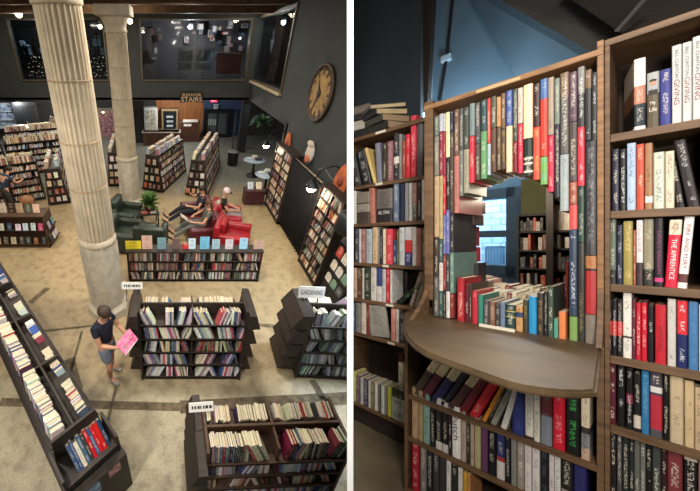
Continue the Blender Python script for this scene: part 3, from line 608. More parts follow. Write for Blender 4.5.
# ---------------------------------------------------------------- room around the nook
blue_wall = mat('blue_grey_plaster', (84, 104, 118), .85, .06, 3)
dark_wall = mat('charcoal_plaster', (44, 46, 48), .9, .1, 3)
beam_m = mat('grey_beam', (62, 60, 57), .8, .12, 3); brown_c = mat('brown_board_ceiling', (40, 33, 26), .8, .2, 3)
floor_m = mat('brown_concrete', (104, 94, 74), .75, .2, 5)
DB = 4.1
def struct(name, mb, m, smooth=False): return top(mb.build(name, m, None, smooth), kind='structure')
wz0, wz1 = nd(490, 268, DB).z, nd(490, 196, DB).z; wx0, wx1 = nd(466, 243, DB).x, nd(516, 243, DB).x
X1, Z1 = 1.2, 3.1; Z0 = -.9
edge = lambda d: nd(351.2, 243, d).x          # the partition's line on the plan
X0 = edge(DB)
mb = MB()
mb.box(X0, wx0, DB, DB+.12, Z0, Z1).box(wx1, X1, DB, DB+.12, Z0, Z1).box(wx0, wx1, DB, DB+.12, Z0, wz0).box(wx0, wx1, DB, DB+.12, wz1, Z1)
struct('wall_back', mb, blue_wall)
E = lambda d, z: Vector((edge(d), d, z))
struct('floor', MB().prism([E(.95, yF), Vector((X1, .95, yF)), Vector((X1, 3.2, yF)), E(3.2, yF)], (0, 0, -.06)), floor_m)
struct('ceiling', MB().prism([E(1.0, Z1), Vector((X1, 1.0, Z1)), Vector((X1, DB+.12, Z1)), E(DB+.12, Z1)], (0, 0, .08)), dark_wall)
struct('wall_right', MB().box(X1, X1+.1, .4, DB+.12, yF, Z1), dark_wall)
# dark wall panel at the left; a dark strip stands in for its shadow gap
pl = nd(420, 100, 3.9); struct('wall_side_panel', MB().box(edge(3.66), nd(420.5, 60, 3.6).x, 3.6, 3.66, zt-.2, Z1), dark_wall)
struct('trim_1', MB().prism([nd(420, 0, 3.7), nd(430, -60, 3.7), nd(436, -60, 3.7), nd(427, 110, 3.7), nd(424, 110, 3.7)], (0, .08, 0)), wood_dark)
# sloping soffit and beams overhead
sa, sb_, sc, sd = nd(466, -10, 3.9), nd(530, 101, 3.9), nd(660, 101, 3.2), nd(640, -10, 3.2)
struct('ceiling_soffit', MB().prism([sa, sb_, sc, sd], (0, .12, 0)), mat('slate_plaster', (52, 64, 72), .9, .08, 3))
b0, b1, b2, b3 = nd(500, 0, 2.7), nd(600, 57, 2.35), nd(650, 51, 2.35), nd(565, -5, 2.7)
struct('trim_2', MB().prism([b0, b1, b2, b3], (0, .1, .03)), beam_m)
c0, c1, c2, c3 = nd(560, -8, 2.5), nd(617, 31, 2.2), nd(720, 100, 2.1), nd(760, -30, 2.4)
struct('trim_3', MB().prism([c0, c1, c2, c3], (0, .08, .03)), brown_c)
p, q = nd(617, 31, 2.19), nd(645, -1, 2.19); struct('trim_4', MB().tube([p, q], .008, 8), beam_m)
# cable and conduits on the lit wall
cb = MB().tube([nd(453.5, -8, DB-.03), nd(447, 55, DB-.03), nd(440, 101, DB-.03)], .012, 8).build('electric_cable', mat('black_rubber', (22, 22, 24), .6)); top(cb, 'thin black cable running down the blue lit wall', 'cable')
o = MB().box(-.05, .035, -.03, .03, -.035, .035, bev=.01).build('cable_clip', mat('pale_plastic', (160, 176, 186), .5)); top(o, 'small pale clip box on the black cable', 'clip', M=Matrix.Translation(nd(447.5, 58, DB-.02)))
o = MB().tube([nd(434, 20, DB-.02), nd(432, 60, DB-.02), nd(431, 98, DB-.02)], .01, 8).build('conduit', mat('blue_paint', (140, 162, 176), .6)); top(o, 'pale conduit on the wall left of the black cable', 'conduit')
# window at the far end
win = empty('window_1', MR @ Matrix.Translation(((wx0+wx1)/2, DB, wz0))); win['kind'] = 'structure'
wf = mat('dark_window_frame', (52, 66, 76), .5, .1)
wm = nd(490, 234, DB).z; fr = .06
mb = MB().box(wx0-fr, wx0+fr*.4, DB-.04, DB+.1, wz0-fr, wz1+fr).box(wx1-fr*.9, wx1+fr, DB-.04, DB+.1, wz0-fr, wz1+fr).box(wx0, wx1, DB-.04, DB+.1, wz1-fr*.5, wz1+fr).box(wx0, wx1, DB-.04, DB+.1, wz0-fr, wz0+fr*.5).box(wx0, wx1, DB-.03, DB+.08, wm-.03, wm+.03)
part(win, 'window_frame', mb, wf)
part(win, 'window_pane', MB().box(wx0, wx1, DB+.03, DB+.036, wz0, wz1), glass('clear_pane'))
def bricks():
    m, nt, b = nodes('sunlit_white_brick'); L = nt.links.new
    t = N(nt, 'ShaderNodeTexCoord'); mp = N(nt, 'ShaderNodeMapping'); mp.inputs['Rotation'].default_value = (PI/2, 0, 0)
    k = N(nt, 'ShaderNodeTexBrick'); k.inputs['Color1'].default_value = lin((214, 228, 240)); k.inputs['Color2'].default_value = lin((188, 208, 228)); k.inputs['Mortar'].default_value = lin((120, 150, 180)); k.inputs['Scale'].default_value = 3.2
    L(t.outputs['Object'], mp.inputs[0]); L(mp.outputs[0], k.inputs['Vector']); L(k.outputs['Color'], b.inputs['Base Color']); b.inputs['Roughness'].default_value = .9
    return m
bx = nd(490, 240, DB+1.3)
o = MB().box(bx.x-1.6, bx.x+1.6, DB+1.3, DB+1.4, bx.z-1.6, bx.z+1.8).build('brick_building', bricks()); top(o, 'white brick building outside the small window', 'building')
rl = MB(); z0, z1 = nd(495, 268, DB+.5).z, nd(495, 246, DB+.5).z; x0, x1 = nd(486, 243, DB+.5).x, nd(510, 243, DB+.5).x
rl.box(x0, x1, DB+.49, DB+.51, z1-.02, z1)
for i in range(9): rl.box(x0+(x1-x0)*i/8-.008, x0+(x1-x0)*i/8+.008, DB+.49, DB+.51, z0-.3, z1)
top(rl.build('railing', mat('pale_blue_steel', (150, 190, 222), .4)), 'pale blue railing just outside the small window', 'railing')
# far bookcases seen through the opening
far_case_slots = []
def far_case(u0, u1, vs, d, label, seed):
    a, b = nd(u0, 243, d).x, nd(u1, 243, d).x; um = (u0+u1)/2
    ys = [nd(um, v, d).z for v in vs]; r2 = random.Random(seed)
    e = empty('bookcase', MR @ Matrix.Translation(((a+b)/2, d, ys[-1])), label, 'bookcase')
    dk = mat('black_case_wood', (40, 32, 28), .6, .2)
    part(e, 'side_panel', MB().box(a, a+.008, d, d+.22, yF, ys[0]), dk); part(e, 'side_panel', MB().box(b-.008, b, d, d+.22, yF, ys[0]), dk)
    part(e, 'back_panel', MB().box(a, b, d+.2, d+.22, yF, ys[0]), dk)
    for y in ys: part(e, 'shelf', MB().box(a+.008, b-.008, d, d+.2, y-.012, y), dk)
    for i in range(1, len(ys)):
        x = a+.011; H_ = ys[i-1]-ys[i]-.016
        while x < b-.02:
            t = r2.uniform(.008, .02)
            if r2.random() < .8: far_case_slots.append((MR @ Matrix.Translation((x, d+.02, ys[i])), t, H_*r2.uniform(.62, .95), .13, r2.choice([(190, 176, 160), (150, 110, 90), (70, 66, 64), (200, 190, 180), (120, 70, 60), (90, 90, 96), (190, 90, 70), (50, 46, 48)])))
            x += t*1.06
    return e
far_case(517, 549, (214, 231, 250, 268, 290), 3.0, 'dark bookcase beside the window, seen through the round opening', 3)
far_case(550, 580, (198, 230, 248, 270, 300), 2.75, 'dark bookcase at the right behind the round opening', 5)
a, b = nd(546, 243, 2.7).x, nd(553, 243, 2.7).x
struct('trim_5', MB().box(a, b, 2.7, 2.76, yF, nd(548, 170, 2.7).z), mat('black_case_wood', (40, 32, 28)))
pa = nd(521, 180, 3.6); pb = nd(545, 222, 3.6)
struct('wall_olive_panel', MB().box(pa.x, pb.x+.2, 3.6, 3.64, yF, pa.z), mat('olive_paint', (110, 104, 66), .9, .1))
# white partition added to stand for the blank gap between nook and hall
rx = (350.2-U0)/F
pn = MB(); hw = 3.1/F
vs = []
for z in (1.0, 4.0):
    for sx in (-1, 1):
        for sy in (-1, 1): vs.append(EYE + RIGHT*(rx*z+sx*hw) + UPV*(Z1 if sy > 0 else yF) + FWD*z)
pb_ = [pn.bm.verts.new(v) for v in vs]
for f in ((0, 1, 3, 2), (4, 6, 7, 5), (0, 4, 5, 1), (2, 3, 7, 6), (0, 2, 6, 4), (1, 5, 7, 3)): pn.bm.faces.new([pb_[i] for i in f])
o = pn.build('wall_gap_divider', mat('white_paint', (250, 250, 250), .7, .01)); o['kind'] = 'structure'
# lights of the nook
def area(name, p, target, size, power, col, room=True):
    l = bpy.data.lights.new(name, 'AREA'); l.energy = power; l.color = col; l.size = size; l.shape = 'DISK'
    o = bpy.data.objects.new(name, l); COL.objects.link(o)
    P, T = (MR @ Vector(p), MR @ Vector(target)) if room else (Vector(p), Vector(target))
    o.matrix_world = Matrix.Translation(P) @ (T-P).to_track_quat('-Z', 'Y').to_matrix().to_4x4()
    return o
def point(name, p, power, col, r=.05, room=True):
    l = bpy.data.lights.new(name, 'POINT'); l.energy = power; l.color = col; l.shadow_soft_size = r
    o = bpy.data.objects.new(name, l); COL.objects.link(o); o.location = MR @ Vector(p) if room else Vector(p); return o
cc_ = lambda x, y, z: tuple(MR.inverted() @ (EYE+RIGHT*x+UPV*y+FWD*z))
area('nook_key_light', cc_(.5, 1.25, .25), (-.5, D, -.1), .3, 27, (1, .93, .83))  # unseen key light above the eye, added to light the book wall
area('nook_fill_light', cc_(.2, .22, -.15), (-.5, D, -.25), .3, 25, (1, .93, .84))  # unseen low fill, added to brighten the left and lower shelves
gp = nd(476, 100, DB); point('blue_uplight', (gp.x+.02, DB-.42, gp.z-.3), 38, (.62, .85, 1), .1)
area('daylight_outside_window', (bx.x, DB+.25, bx.z+1.6), (bx.x, DB+1.3, bx.z), .8, 420, (.8, .9, 1))
point('back_room_fill', (nd(520, 243, 2.6).x, 2.42, .32), 12.0, (1, .86, .66), .08)  # unseen fill added for the ledge rows and the far cases
area('divider_fill', tuple(MR.inverted() @ (EYE+RIGHT*.5+UPV*.9-FWD*.2)), tuple(MR.inverted() @ (EYE+RIGHT*rx+FWD*1.0)), .3, 6, (1, 1, 1))  # unseen light added to keep the partition edge white
# ================================================================== THE HALL (left half), Z up, floor at 0
XW, YB, YE, ZC, ZF = 3.72, 15.5, 19.5, 6.1, 2.64
black_w = mat('black_stained_wood', (50, 42, 36), .55, .25, 5, stretch=(2, 6, 9), bump=.1)
brown_w = mat('dark_brown_wood', (76, 54, 38), .55, .25, 5, stretch=(2, 6, 9), bump=.1)
wall_m = mat('dark_olive_plaster', (55, 58, 58), .85, .1, 2)
black_m = mat('black_paint', (24, 24, 24), .6, .1)
iron = mat('black_iron', (30, 30, 32), .45, .1, metal=.6)
brass = mat('gilded_window_frame', (84, 72, 52), .5, .15)
def hall_floor():
    m, nt, b = nodes('worn_concrete_floor'); L = nt.links.new
    tc = N(nt, 'ShaderNodeTexCoord')
    n1 = N(nt, 'ShaderNodeTexNoise'); n1.inputs['Scale'].default_value = .45; n1.inputs['Detail'].default_value = 5
    n2 = N(nt, 'ShaderNodeTexNoise'); n2.inputs['Scale'].default_value = 6; n2.inputs['Detail'].default_value = 6
    n3 = N(nt, 'ShaderNodeTexNoise'); n3.inputs['Scale'].default_value = 38; n3.inputs['Detail'].default_value = 3
    for n in (n1, n2, n3): L(tc.outputs['Object'], n.inputs['Vector'])
    sp = N(nt, 'ShaderNodeSeparateXYZ'); L(tc.outputs['Object'], sp.inputs[0])
    # near the aisles grey terrazzo, further in ochre cement, grey again by the lifts
    r0 = ramp(nt, [(.0, lin((172, 163, 142))), (.145, lin((172, 160, 132))), (.17, lin((164, 146, 114))), (.42, lin((170, 148, 110))), (.56, lin((150, 132, 100))), (.66, lin((118, 118, 110))), (1, lin((110, 114, 112)))])
    mr = N(nt, 'ShaderNodeMapRange'); mr.inputs[1].default_value = 0; mr.inputs[2].default_value = 18
    ad = N(nt, 'ShaderNodeMath', operation='MULTIPLY_ADD'); L(n1.outputs['Fac'], ad.inputs[0]); ad.inputs[1].default_value = 1.6; L(sp.outputs[1], ad.inputs[2])
    sb = N(nt, 'ShaderNodeMath', operation='SUBTRACT'); L(ad.outputs[0], sb.inputs[0]); sb.inputs[1].default_value = .8
    L(sb.outputs[0], mr.inputs[0]); L(mr.outputs[0], r0.inputs[0])
    r1 = ramp(nt, [(.32, (.62, .6, .56, 1)), (.5, (.95, .95, .95, 1)), (.75, (1.12, 1.1, 1.05, 1))]); L(n2.outputs['Fac'], r1.inputs[0])
    r2 = ramp(nt, [(.38, (.72, .72, .7, 1)), (.5, (1, 1, 1, 1)), (.68, (1.1, 1.1, 1.1, 1))]); L(n3.outputs['Fac'], r2.inputs[0])
    m1 = N(nt, 'ShaderNodeMix', data_type='RGBA', blend_type='MULTIPLY'); m1.inputs[0].default_value = .8; L(r0.outputs[0], m1.inputs[6]); L(r1.outputs[0], m1.inputs[7])
    m2 = N(nt, 'ShaderNodeMix', data_type='RGBA', blend_type='MULTIPLY'); m2.inputs[0].default_value = .7; L(m1.outputs[2], m2.inputs[6]); L(r2.outputs[0], m2.inputs[7])
    L(m2.outputs[2], b.inputs['Base Color']); b.inputs['Roughness'].default_value = .5; b.inputs['Specular IOR Level'].default_value = .35
    return m
st = lambda mb, name, m, smooth=False: tag(mb.build(name, m, None, smooth), kind='structure')
st(MB().box(-12, XW+.3, .4, 9.9, -.12, 0).box(-12, XW+3.2, 9.9, YE+.2, -.12, 0), 'floor', hall_floor())
seam_shadow_m = mat('dark_seam_and_shadow', (104, 92, 72), .8, .35, 9)
seam_shadow = MB()
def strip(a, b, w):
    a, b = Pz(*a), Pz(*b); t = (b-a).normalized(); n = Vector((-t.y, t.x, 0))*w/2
    seam_shadow.prism([a-n, b-n, b+n, a+n], (0, 0, .003))
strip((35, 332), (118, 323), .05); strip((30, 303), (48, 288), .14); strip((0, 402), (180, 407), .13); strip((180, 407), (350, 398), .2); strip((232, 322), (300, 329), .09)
strip((82, 331), (52, 440), .05); strip((117, 384), (100, 452), .05); strip((312, 380), (326, 404), .12); strip((66, 360), (74, 392), .3)  # final broad strip is a shadow patch painted on the floor
st(seam_shadow, 'floor_seams_and_shadow', seam_shadow_m)
pat = MB()
for a, b, w in (((58, 365), (74, 385), .5), ((28, 292), (44, 286), .4)): 
    pass
# right wall with its opening, fascia with two windows, far wall under the mezzanine
wy0, wy1 = Px(290, 45, XW).y, Px(249, 45, XW).y
wl0, wl1 = Px(266, 84, XW).z, 5.75
mb = MB(); x0, x1 = XW, XW+.2
mb.box(x0, x1, 5.2, 10.1, 0, ZC).box(x0, x1, 10.1, wy0, ZF, ZC).box(x0, x1, wy0, wy1, ZF, wl0).box(x0, x1, wy0, wy1, wl1, ZC).box(x0, x1, wy1, YB+.3, ZF, ZC)
st(mb, 'wall_right', wall_m)
fl = [Py(22, 79, YB).x, Py(108, 79, YB).x, Py(143, 78, YB).x, Py(245, 76, YB).x]; fz0, fz1 = 3.5, 5.72
mb = MB(); y0, y1 = YB, YB+.25
mb.box(-12, fl[0], y0, y1, ZF, ZC).box(fl[1], fl[2], y0, y1, ZF, ZC).box(fl[3], XW+.2, y0, y1, ZF, ZC).box(fl[0], fl[1], y0, y1, ZF, fz0).box(fl[2], fl[3], y0, y1, ZF, fz0).box(fl[0], fl[1], y0, y1, fz1, ZC).box(fl[2], fl[3], y0, y1, fz1, ZC)
st(mb, 'wall_back', wall_m)
st(MB().box(XW+3, XW+3.2, 9.9, YE, 0, ZF+.1).box(XW, XW+3, 9.8, 9.95, 0, ZF+.1), 'wall_alcove', mat('dark_far_plaster', (54, 56, 58), .8))
st(MB().box(XW+.2, XW+3.2, 9.8, YE, ZF, ZF+.1), 'ceiling_alcove', mat('mezzanine_slab', (50, 46, 42), .8))
st(MB().box(-12.2, -12, .4, YE, 0, ZC), 'wall_left', wall_m)
st(MB().box(-12, XW+.2, 11, YB+4, ZC, ZC+.15), 'ceiling', mat('brown_ceiling', (70, 52, 40), .8, .2))
st(MB().box(-12, XW+.2, YB, YE, ZF-.02, ZF+.1), 'floor_mezzanine', mat('mezzanine_slab', (50, 46, 42), .8))
st(MB().box(-12, XW+3, YE, YE+.2, 0, ZF), 'wall_far', mat('dark_far_plaster', (54, 56, 58), .8))
for i, (y, z) in enumerate(((11.6, ZC-.12), (13.4, ZC-.2))): st(MB().box(-12, XW, y-.12, y+.12, z-.12, ZC), f'trim_{6+i}', mat('brown_beam', (92, 68, 48), .7, .2))
z = Py(180, 9, 14.2).z; st(MB().box(-12, XW, 14.12, 14.28, z-.05, z+.05), 'trim_8', mat('pale_rail', (150, 122, 86), .6, .1))
def framed_window(n, a, b, z0, z1, y, w=.06):
    e = empty(f'window_{n}', Vector(((a+b)/2, y, z0))); e['kind'] = 'structure'
    mb = MB(); q = lambda *v: mb.box(*[v[0]-(a+b)/2, v[1]-(a+b)/2, v[2], v[3], v[4]-z0, v[5]-z0])
    q(a-w, a, -.05, .1, z0-w, z1+w); q(b, b+w, -.05, .1, z0-w, z1+w); q(a, b, -.05, .1, z0-w, z0); q(a, b, -.05, .1, z1, z1+w)
    mb.build('window_frame', brass, e)
    MB().box(a-(a+b)/2, b-(a+b)/2, .05, .06, 0, z1-z0).build('window_pane', PANE, e)
    return e
PANE = glass('dark_pane', (225, 228, 228), .985)
framed_window(2, fl[0], fl[1], fz0, fz1, YB); framed_window(3, fl[2], fl[3], fz0, fz1, YB)
e = empty('window_4', Vector((XW, (wy0+wy1)/2, wl0))); e['kind'] = 'structure'
w = .1; d = (wy1-wy0)/2; hz = wl1-wl0
MB().box(-.05, .1, -d-w, -d, -w, hz+w).box(-.05, .1, d, d+w, -w, hz+w).box(-.05, .1, -d, d, -w, 0).box(-.05, .1, -d, d, hz, hz+w).build('window_frame', brass, e)
MB().box(-.12, .12, -d-.12, d+.05, -w-.06, -w+.02).build('window_sill', mat('pale_sill', (176, 160, 130), .6), e)
MB().box(.06, .07, -d, d, 0, hz).build('window_pane', PANE, e)
# rooms behind the mezzanine windows
st(MB().box(-12, XW+2.5, YB+3.4, YB+3.5, ZF, ZC), 'wall_mezzanine', mat('mezzanine_wall', (58, 54, 56), .8))
st(MB().box(XW+1.6, XW+1.7, wy0-2, YB+3.4, ZF, ZC), 'wall_side_room', mat('side_room_panelling', (66, 50, 40), .7, .3, 3, stretch=(1, 9, .5)))
st(MB().box(XW+.21, XW+1.7, wy0-2, wy1+2, wl0-.4, wl0-.3), 'floor_side_room', mat('mezzanine_slab', (50, 46, 42)))
bulb = mat('lit_bulb', (255, 236, 196), .5, 0, emit=14); led = mat('lit_led', (226, 238, 255), .5, 0, emit=10); spark = mat('lit_fairy_light', (255, 244, 220), .5, 0, emit=4)
def lamp(name, p, label, r=.07, m=None, group=None, power=0, col=(1, .84, .6)):
    e = empty(name, Vector(p), label, 'lamp', group)
    MB().ball((0, 0, 0), r).build('bulb', m or bulb, e, True)
    MB().lathe([(r*.45, r*.75), (r*.8, r*.5), (r*1.05, r*.9), (r*.9, r*2.6), (r*.4, r*2.9)], 16).build('lamp_socket', iron, e, True)
    if power:
        l = bpy.data.lights.new(name, 'POINT'); l.energy = power; l.color = col; l.shadow_soft_size = r
        o = bpy.data.objects.new(name+'_light', l); COL.objects.link(o); o.location = Vector(p)+Vector((0, -.15, -.14))
    return e
G1 = 'spot lamps under the hall ceiling'
lamp('spot_lamp', Py(18.5, 13.5, 14), 'bright spot lamp at the far left under the ceiling rail', .13, group=G1, power=60)
lamp('spot_lamp', Py(105, 3.5, 12.9), 'bright spot lamp between the capitals of the two columns', .13, group=G1, power=60)
lamp('spot_lamp', Py(130, 21, 13), 'small spot lamp right of the far column capital', .09, group=G1, power=30)
lamp('spot_lamp', Py(100, 26.5, 13.6), 'small spot lamp just left of the far column capital', .075, group=G1, power=25)
lamp('spot_lamp', Py(253, 8, 14), 'bright spot lamp near the right corner under the ceiling rail', .14, group=G1, power=60)
lamp('ceiling_lamp', Py(190, 26.5, YB+1.6), 'white lamp glowing inside the middle mezzanine window', .09, led, power=380, col=(.9, .95, 1))
lamp('ceiling_lamp', Px(283.5, 22, XW+.7), 'white lamp glowing inside the right wall window', .09, led, power=70, col=(.9, .95, 1))
lamp('ceiling_lamp', Py(240, 38, YB+1.4), 'small cool lamp over the crowded desk upstairs', .05, led, power=60, col=(.85, .92, 1))
# left mezzanine window: blue-lit shelving and a grid of tiny lights
y = YB+1.2
a, b = Py(22, 60, y).x, Py(112, 60, y).x; za, zb = Py(60, 56, y).z, Py(60, 27, y).z
e = empty('display_shelf', Vector(((a+b)/2, y, za)), 'tall shelving with pale blue boxes behind the left mezzanine window', 'shelf')
mb = MB()
for i in range(4): mb.box(-(b-a)/2, (b-a)/2, 0, .3, (zb-za)*i/3.2, (zb-za)*i/3.2+.04)
for i in range(8): mb.box(-(b-a)/2+(b-a)*i/7-.02, -(b-a)/2+(b-a)*i/7+.02, 0, .3, -.6, zb-za)
mb.build('frame', iron, e)
mb = MB(); r2 = random.Random(4)
for i in range(26):
    x = r2.uniform(-(b-a)/2, (b-a)/2-.3); k = r2.randrange(3); z = (zb-za)*k/3.2+.04
    mb.box(x, x+r2.uniform(.12, .34), .05, .28, z, z+r2.uniform(.2, .42))
mb.build('boxes', mat('pale_blue_card', (120, 142, 166), .6, .4, 3), e)['kind'] = 'stuff'
mb = MB(); y = YB+.5
for i in range(26):
    for j in range(5):
        p = Py(30+i*3.2+r2.uniform(-1.4, 1.4), 57.5+j*4.6+r2.uniform(-1.6, 1.6), y); mb.ball(p, r2.uniform(.006, .012), seg=6)
tag(mb.build('fairy_lights', spark), 'net of tiny white lights behind the left mezzanine window', 'lights', kind='stuff')
# middle mezzanine window: glass balustrade and a cluttered desk
y = YB+.9; grey_p = mat('grey_panel', (92, 96, 96), .5, .15)
for k, (u0, u1) in enumerate(((178, 193), (194, 213))):
    a, b = Py(u0, 70, y), Py(u1, 49, y); e = empty('balustrade', Vector((a.x, y, a.z)), ('left', 'right')[k]+' grey panel of the balustrade behind the middle upstairs window', 'railing', 'balustrade panels upstairs')
    w, h = b.x-a.x, b.z-a.z
    MB().box(.04, w-.04, 0, .03, h*.42, h*.95).box(.04, w-.04, 0, .03, .02, h*.34).build('panel', mat('dark_grey_panel', (62, 66, 66), .4), e)
    MB().box(0, .05, -.02, .05, 0, h+.03).box(w-.05, w, -.02, .05, 0, h+.03).box(0, w, -.02, .05, h, h+.06).box(0, w, -.02, .05, h*.36, h*.4).build('frame', grey_p, e)
r2 = random.Random(9)
def clutter(name, us, vs, n, y, cols, label, cat, s=(.12, .34)):
    for i in range(n):
        u, v = r2.uniform(*us), r2.uniform(*vs); p = Py(u, v, y+r2.uniform(0, .5)); c = cols[i % len(cols)]
        w, h = r2.uniform(*s), r2.uniform(*s)
        e = empty(name, p, label.replace('#', ordn(i)).replace('@', cname(c)), cat, name.replace('_', ' ')+'s behind the mezzanine window')
        MB().box(-w/2, w/2, 0, .16, -h/2, h/2, bev=.015).build('frame', mat('clutter_%d_%d_%d' % c, c, .5, .1), e)
        MB().box(-w*.36, w*.36, -.006, .001, -h*.36, h*.36).build('picture', mat('clutter_pale_%d' % (i % 3), ((170, 160, 150), (96, 60, 60), (60, 74, 90))[i % 3], .5, .3, 12), e)
clutter('wall_picture', (209, 245), (22, 52), 16, YB+2.2, ((120, 52, 52), (90, 86, 80), (130, 110, 90), (60, 66, 80)), '@ framed picture, # in the cluster behind the middle mezzanine window', 'picture')
clutter('wall_picture', (186, 205), (25, 44), 5, YB+2.6, ((120, 116, 110), (70, 60, 58)), '@ picture left of the lamp, # behind the middle mezzanine window', 'picture')
clutter('wall_picture', (149, 176), (24, 60), 6, YB+2.6, ((60, 56, 52), (90, 84, 76)), '@ picture, # on the dark wall at the left upstairs', 'picture')
a, b = Py(215, 74, YB+1), Py(243, 53, YB+1)
e = empty('desk', Vector((a.x, YB+1, a.z)), 'reddish brown desk behind the right part of the middle upstairs window', 'desk'); w, h = b.x-a.x, b.z-a.z
MB().box(0, w, 0, .6, h-.06, h).build('desk_top', brown_w, e); MB().box(.03, w-.03, .03, .06, 0, h-.06).build('front_panel', mat('red_brown_panel', (84, 44, 36), .5), e)
p = Px(272, 42, XW+1.55); o = MB().prism([Vector((0, 0, .5)), Vector((0, .32, 0)), Vector((0, 0, -.5)), Vector((0, -.32, 0))], (.03, 0, 0)).build('diamond_ornament', mat('silver_ornament', (150, 150, 150), .4)); o.location = p; tag(o, 'silver diamond ornament inside the right wall window', 'ornament')
# ------------------------------------------------------------- columns
stone = mat('cream_limestone', (188, 174, 150), .75, .1, 5, bump=.08)
plinth_m = mat('worn_plinth_stone', (186, 177, 158), .8, .15, 5, bump=.1)
def column(base, r0, r1, zcap, zplain, label):
    e = empty('fluted_column', base, label, 'column')
    n = 28
    wob = lambda a, z: 1-.055*max(0, abs(math.sin(a*n/2)))**.7 if z > .01 else 1
    prof = []
    for i in range(41):
        f = i/40; z = zplain+f*(zcap-zplain); prof.append((r0+(r1-r0)*f**1.2, z))
    MB().lathe(prof, 336, wob=lambda a, z: 1.0-.1*abs(math.cos(a*n/2))**.8).build('fluted_shaft', stone, e, True)
    for f in (.3, .52, .76):
        z = zplain+f*(zcap-zplain); r = r0+(r1-r0)*f**1.2; MB().lathe([(r*.98, z-.008), (r*.998, z-.004), (r*.998, z+.004), (r*.98, z+.008)], 64).build('joint_ring', mat('limestone_joint', (164, 140, 108), .8), e)
    MB().lathe([(r0*1.02, zplain-.1), (r0*1.06, zplain-.07), (r0*1.06, zplain-.02), (r0*1.02, zplain), (r0*.99, zplain+.04)], 48).build('torus_ring', stone, e, True)
    oc = [(r0*1.34, 0), (r0*1.34, .2), (r0*1.12, .3), (r0*1.1, zplain-.25), (r0*1.06, zplain-.08)]
    MB().lathe(oc, 8, M=Matrix.Rotation(PI/8, 4, 'Z')).build('octagonal_plinth', plinth_m, e)
    MB().lathe([(r1*1.0, zcap-.02), (r1*1.08, zcap), (r1*1.08, zcap+.05), (r1*1.02, zcap+.08), (r1*1.05, zcap+.16), (r1*1.32, zcap+.3), (r1*1.36, zcap+.34)], 64).build('capital', stone, e, True)
    q = r1*1.62; MB().box(-q, q, -q, q, zcap+.34, zcap+.56, bev=.02).build('abacus', stone, e)
column(Vector((-1.38, 4.5, 0)), .325, .285, 5.22, 1.9, 'nearest cream fluted column, on an octagonal plinth behind the standing reader')
column(Vector((-1.5, 9.6, 0)), .325, .275, 5.1, 1.75, 'further cream fluted column, left of the elevator sign')
# ------------------------------------------------------------- books of the hall
hall_books = []       # (matrix, thickness, height, depth, colour, where, order, name)
PAL = dict(
 red=[(190, 30, 40), (226, 214, 200), (50, 70, 100), (200, 40, 46), (40, 50, 66), (224, 208, 190), (60, 90, 120)],
 mix=[(196, 190, 180), (60, 56, 58), (120, 50, 56), (54, 66, 96), (176, 150, 120), (90, 110, 120), (220, 214, 200), (40, 38, 40), (150, 64, 60), (110, 96, 80), (206, 196, 170), (78, 96, 80)],
 pale=[(222, 216, 204), (208, 200, 186), (176, 186, 200), (226, 222, 214), (150, 170, 190), (190, 180, 160), (120, 60, 80), (60, 74, 110), (204, 186, 160), (230, 226, 216), (70, 100, 160), (186, 80, 100), (214, 216, 220), (235, 232, 225), (196, 200, 208), (168, 120, 130), (90, 100, 120)],
 cool=[(196, 206, 214), (120, 140, 150), (70, 90, 110), (50, 56, 64), (220, 222, 218), (90, 112, 100), (160, 176, 180), (40, 46, 56), (150, 150, 140)],
 warm=[(222, 206, 176), (200, 160, 120), (228, 220, 204), (160, 90, 70), (186, 174, 150), (120, 60, 50), (70, 54, 48), (206, 190, 160), (90, 84, 80)],
 dark=[(60, 50, 50), (90, 50, 50), (40, 44, 54), (130, 70, 62), (170, 156, 136), (70, 74, 80), (110, 40, 44), (200, 190, 174), (50, 40, 38), (120, 104, 88), (54, 62, 90), (186, 60, 54)])
def fill_row(M, x0, x1, H_, pal, seed, where, dp=.15, lean=.35, fill=.94, tw=(.018, .042), name='book', maxlean=26, hr=(.84, 1.0)):
    r = random.Random(seed); x = x0; k = 0; L = None; run = 0
    P = PAL[pal]
    while x < x1-.03:
        if run <= 0:
            run = r.randint(3, 9); L = math.radians(r.uniform(8, maxlean))*r.choice((-1, 1)) if r.random() < lean else 0
            if r.random() > fill: x += r.uniform(.05, .16); continue
            if L > 0: x += .03
            if L < 0: x += .06
        t = r.uniform(*tw); h = H_*r.uniform(*hr)
        step = t/math.cos(L)
        if x+step > x1: break
        c = r.choice(P); c = tuple(max(10, min(245, q+r.randint(-14, 14))) for q in c)
        if L > 0: B = Matrix.Translation((x+step, 0, 0)) @ Matrix.Rotation(L, 4, 'Y') @ Matrix.Translation((-t, 0, 0))
        elif L < 0: B = Matrix.Translation((x, 0, 0)) @ Matrix.Rotation(L, 4, 'Y')
        else: B = Matrix.Translation((x, 0, 0))
        hall_books.append((M @ B @ Matrix.Translation((0, r.uniform(0, .012), 0)), t*.96, h, dp*r.uniform(.85, 1), c, where, k, name)); k += 1
        x += step; run -= 1
        if run == 0 and L > 0: x += abs(h*math.sin(L))*.6
def face_row(M, x0, x1, n, w, h, pal, seed, where, tilt=12, name='displayed_book'):
    r = random.Random(seed)
    for k in range(n):
        x = x0+(x1-x0)*(k+.5)/n - w/2 + r.uniform(-.02, .02); c = r.choice(PAL[pal]); c = tuple(max(10, min(245, q+r.randint(-14, 14))) for q in c)
        B = M @ Matrix.Translation((x, 0, 0)) @ Matrix.Rotation(math.radians(-tilt), 4, 'X')
        hall_books.append((B, w*r.uniform(.86, 1), h*r.uniform(.85, 1), .022, c, where, k, name))
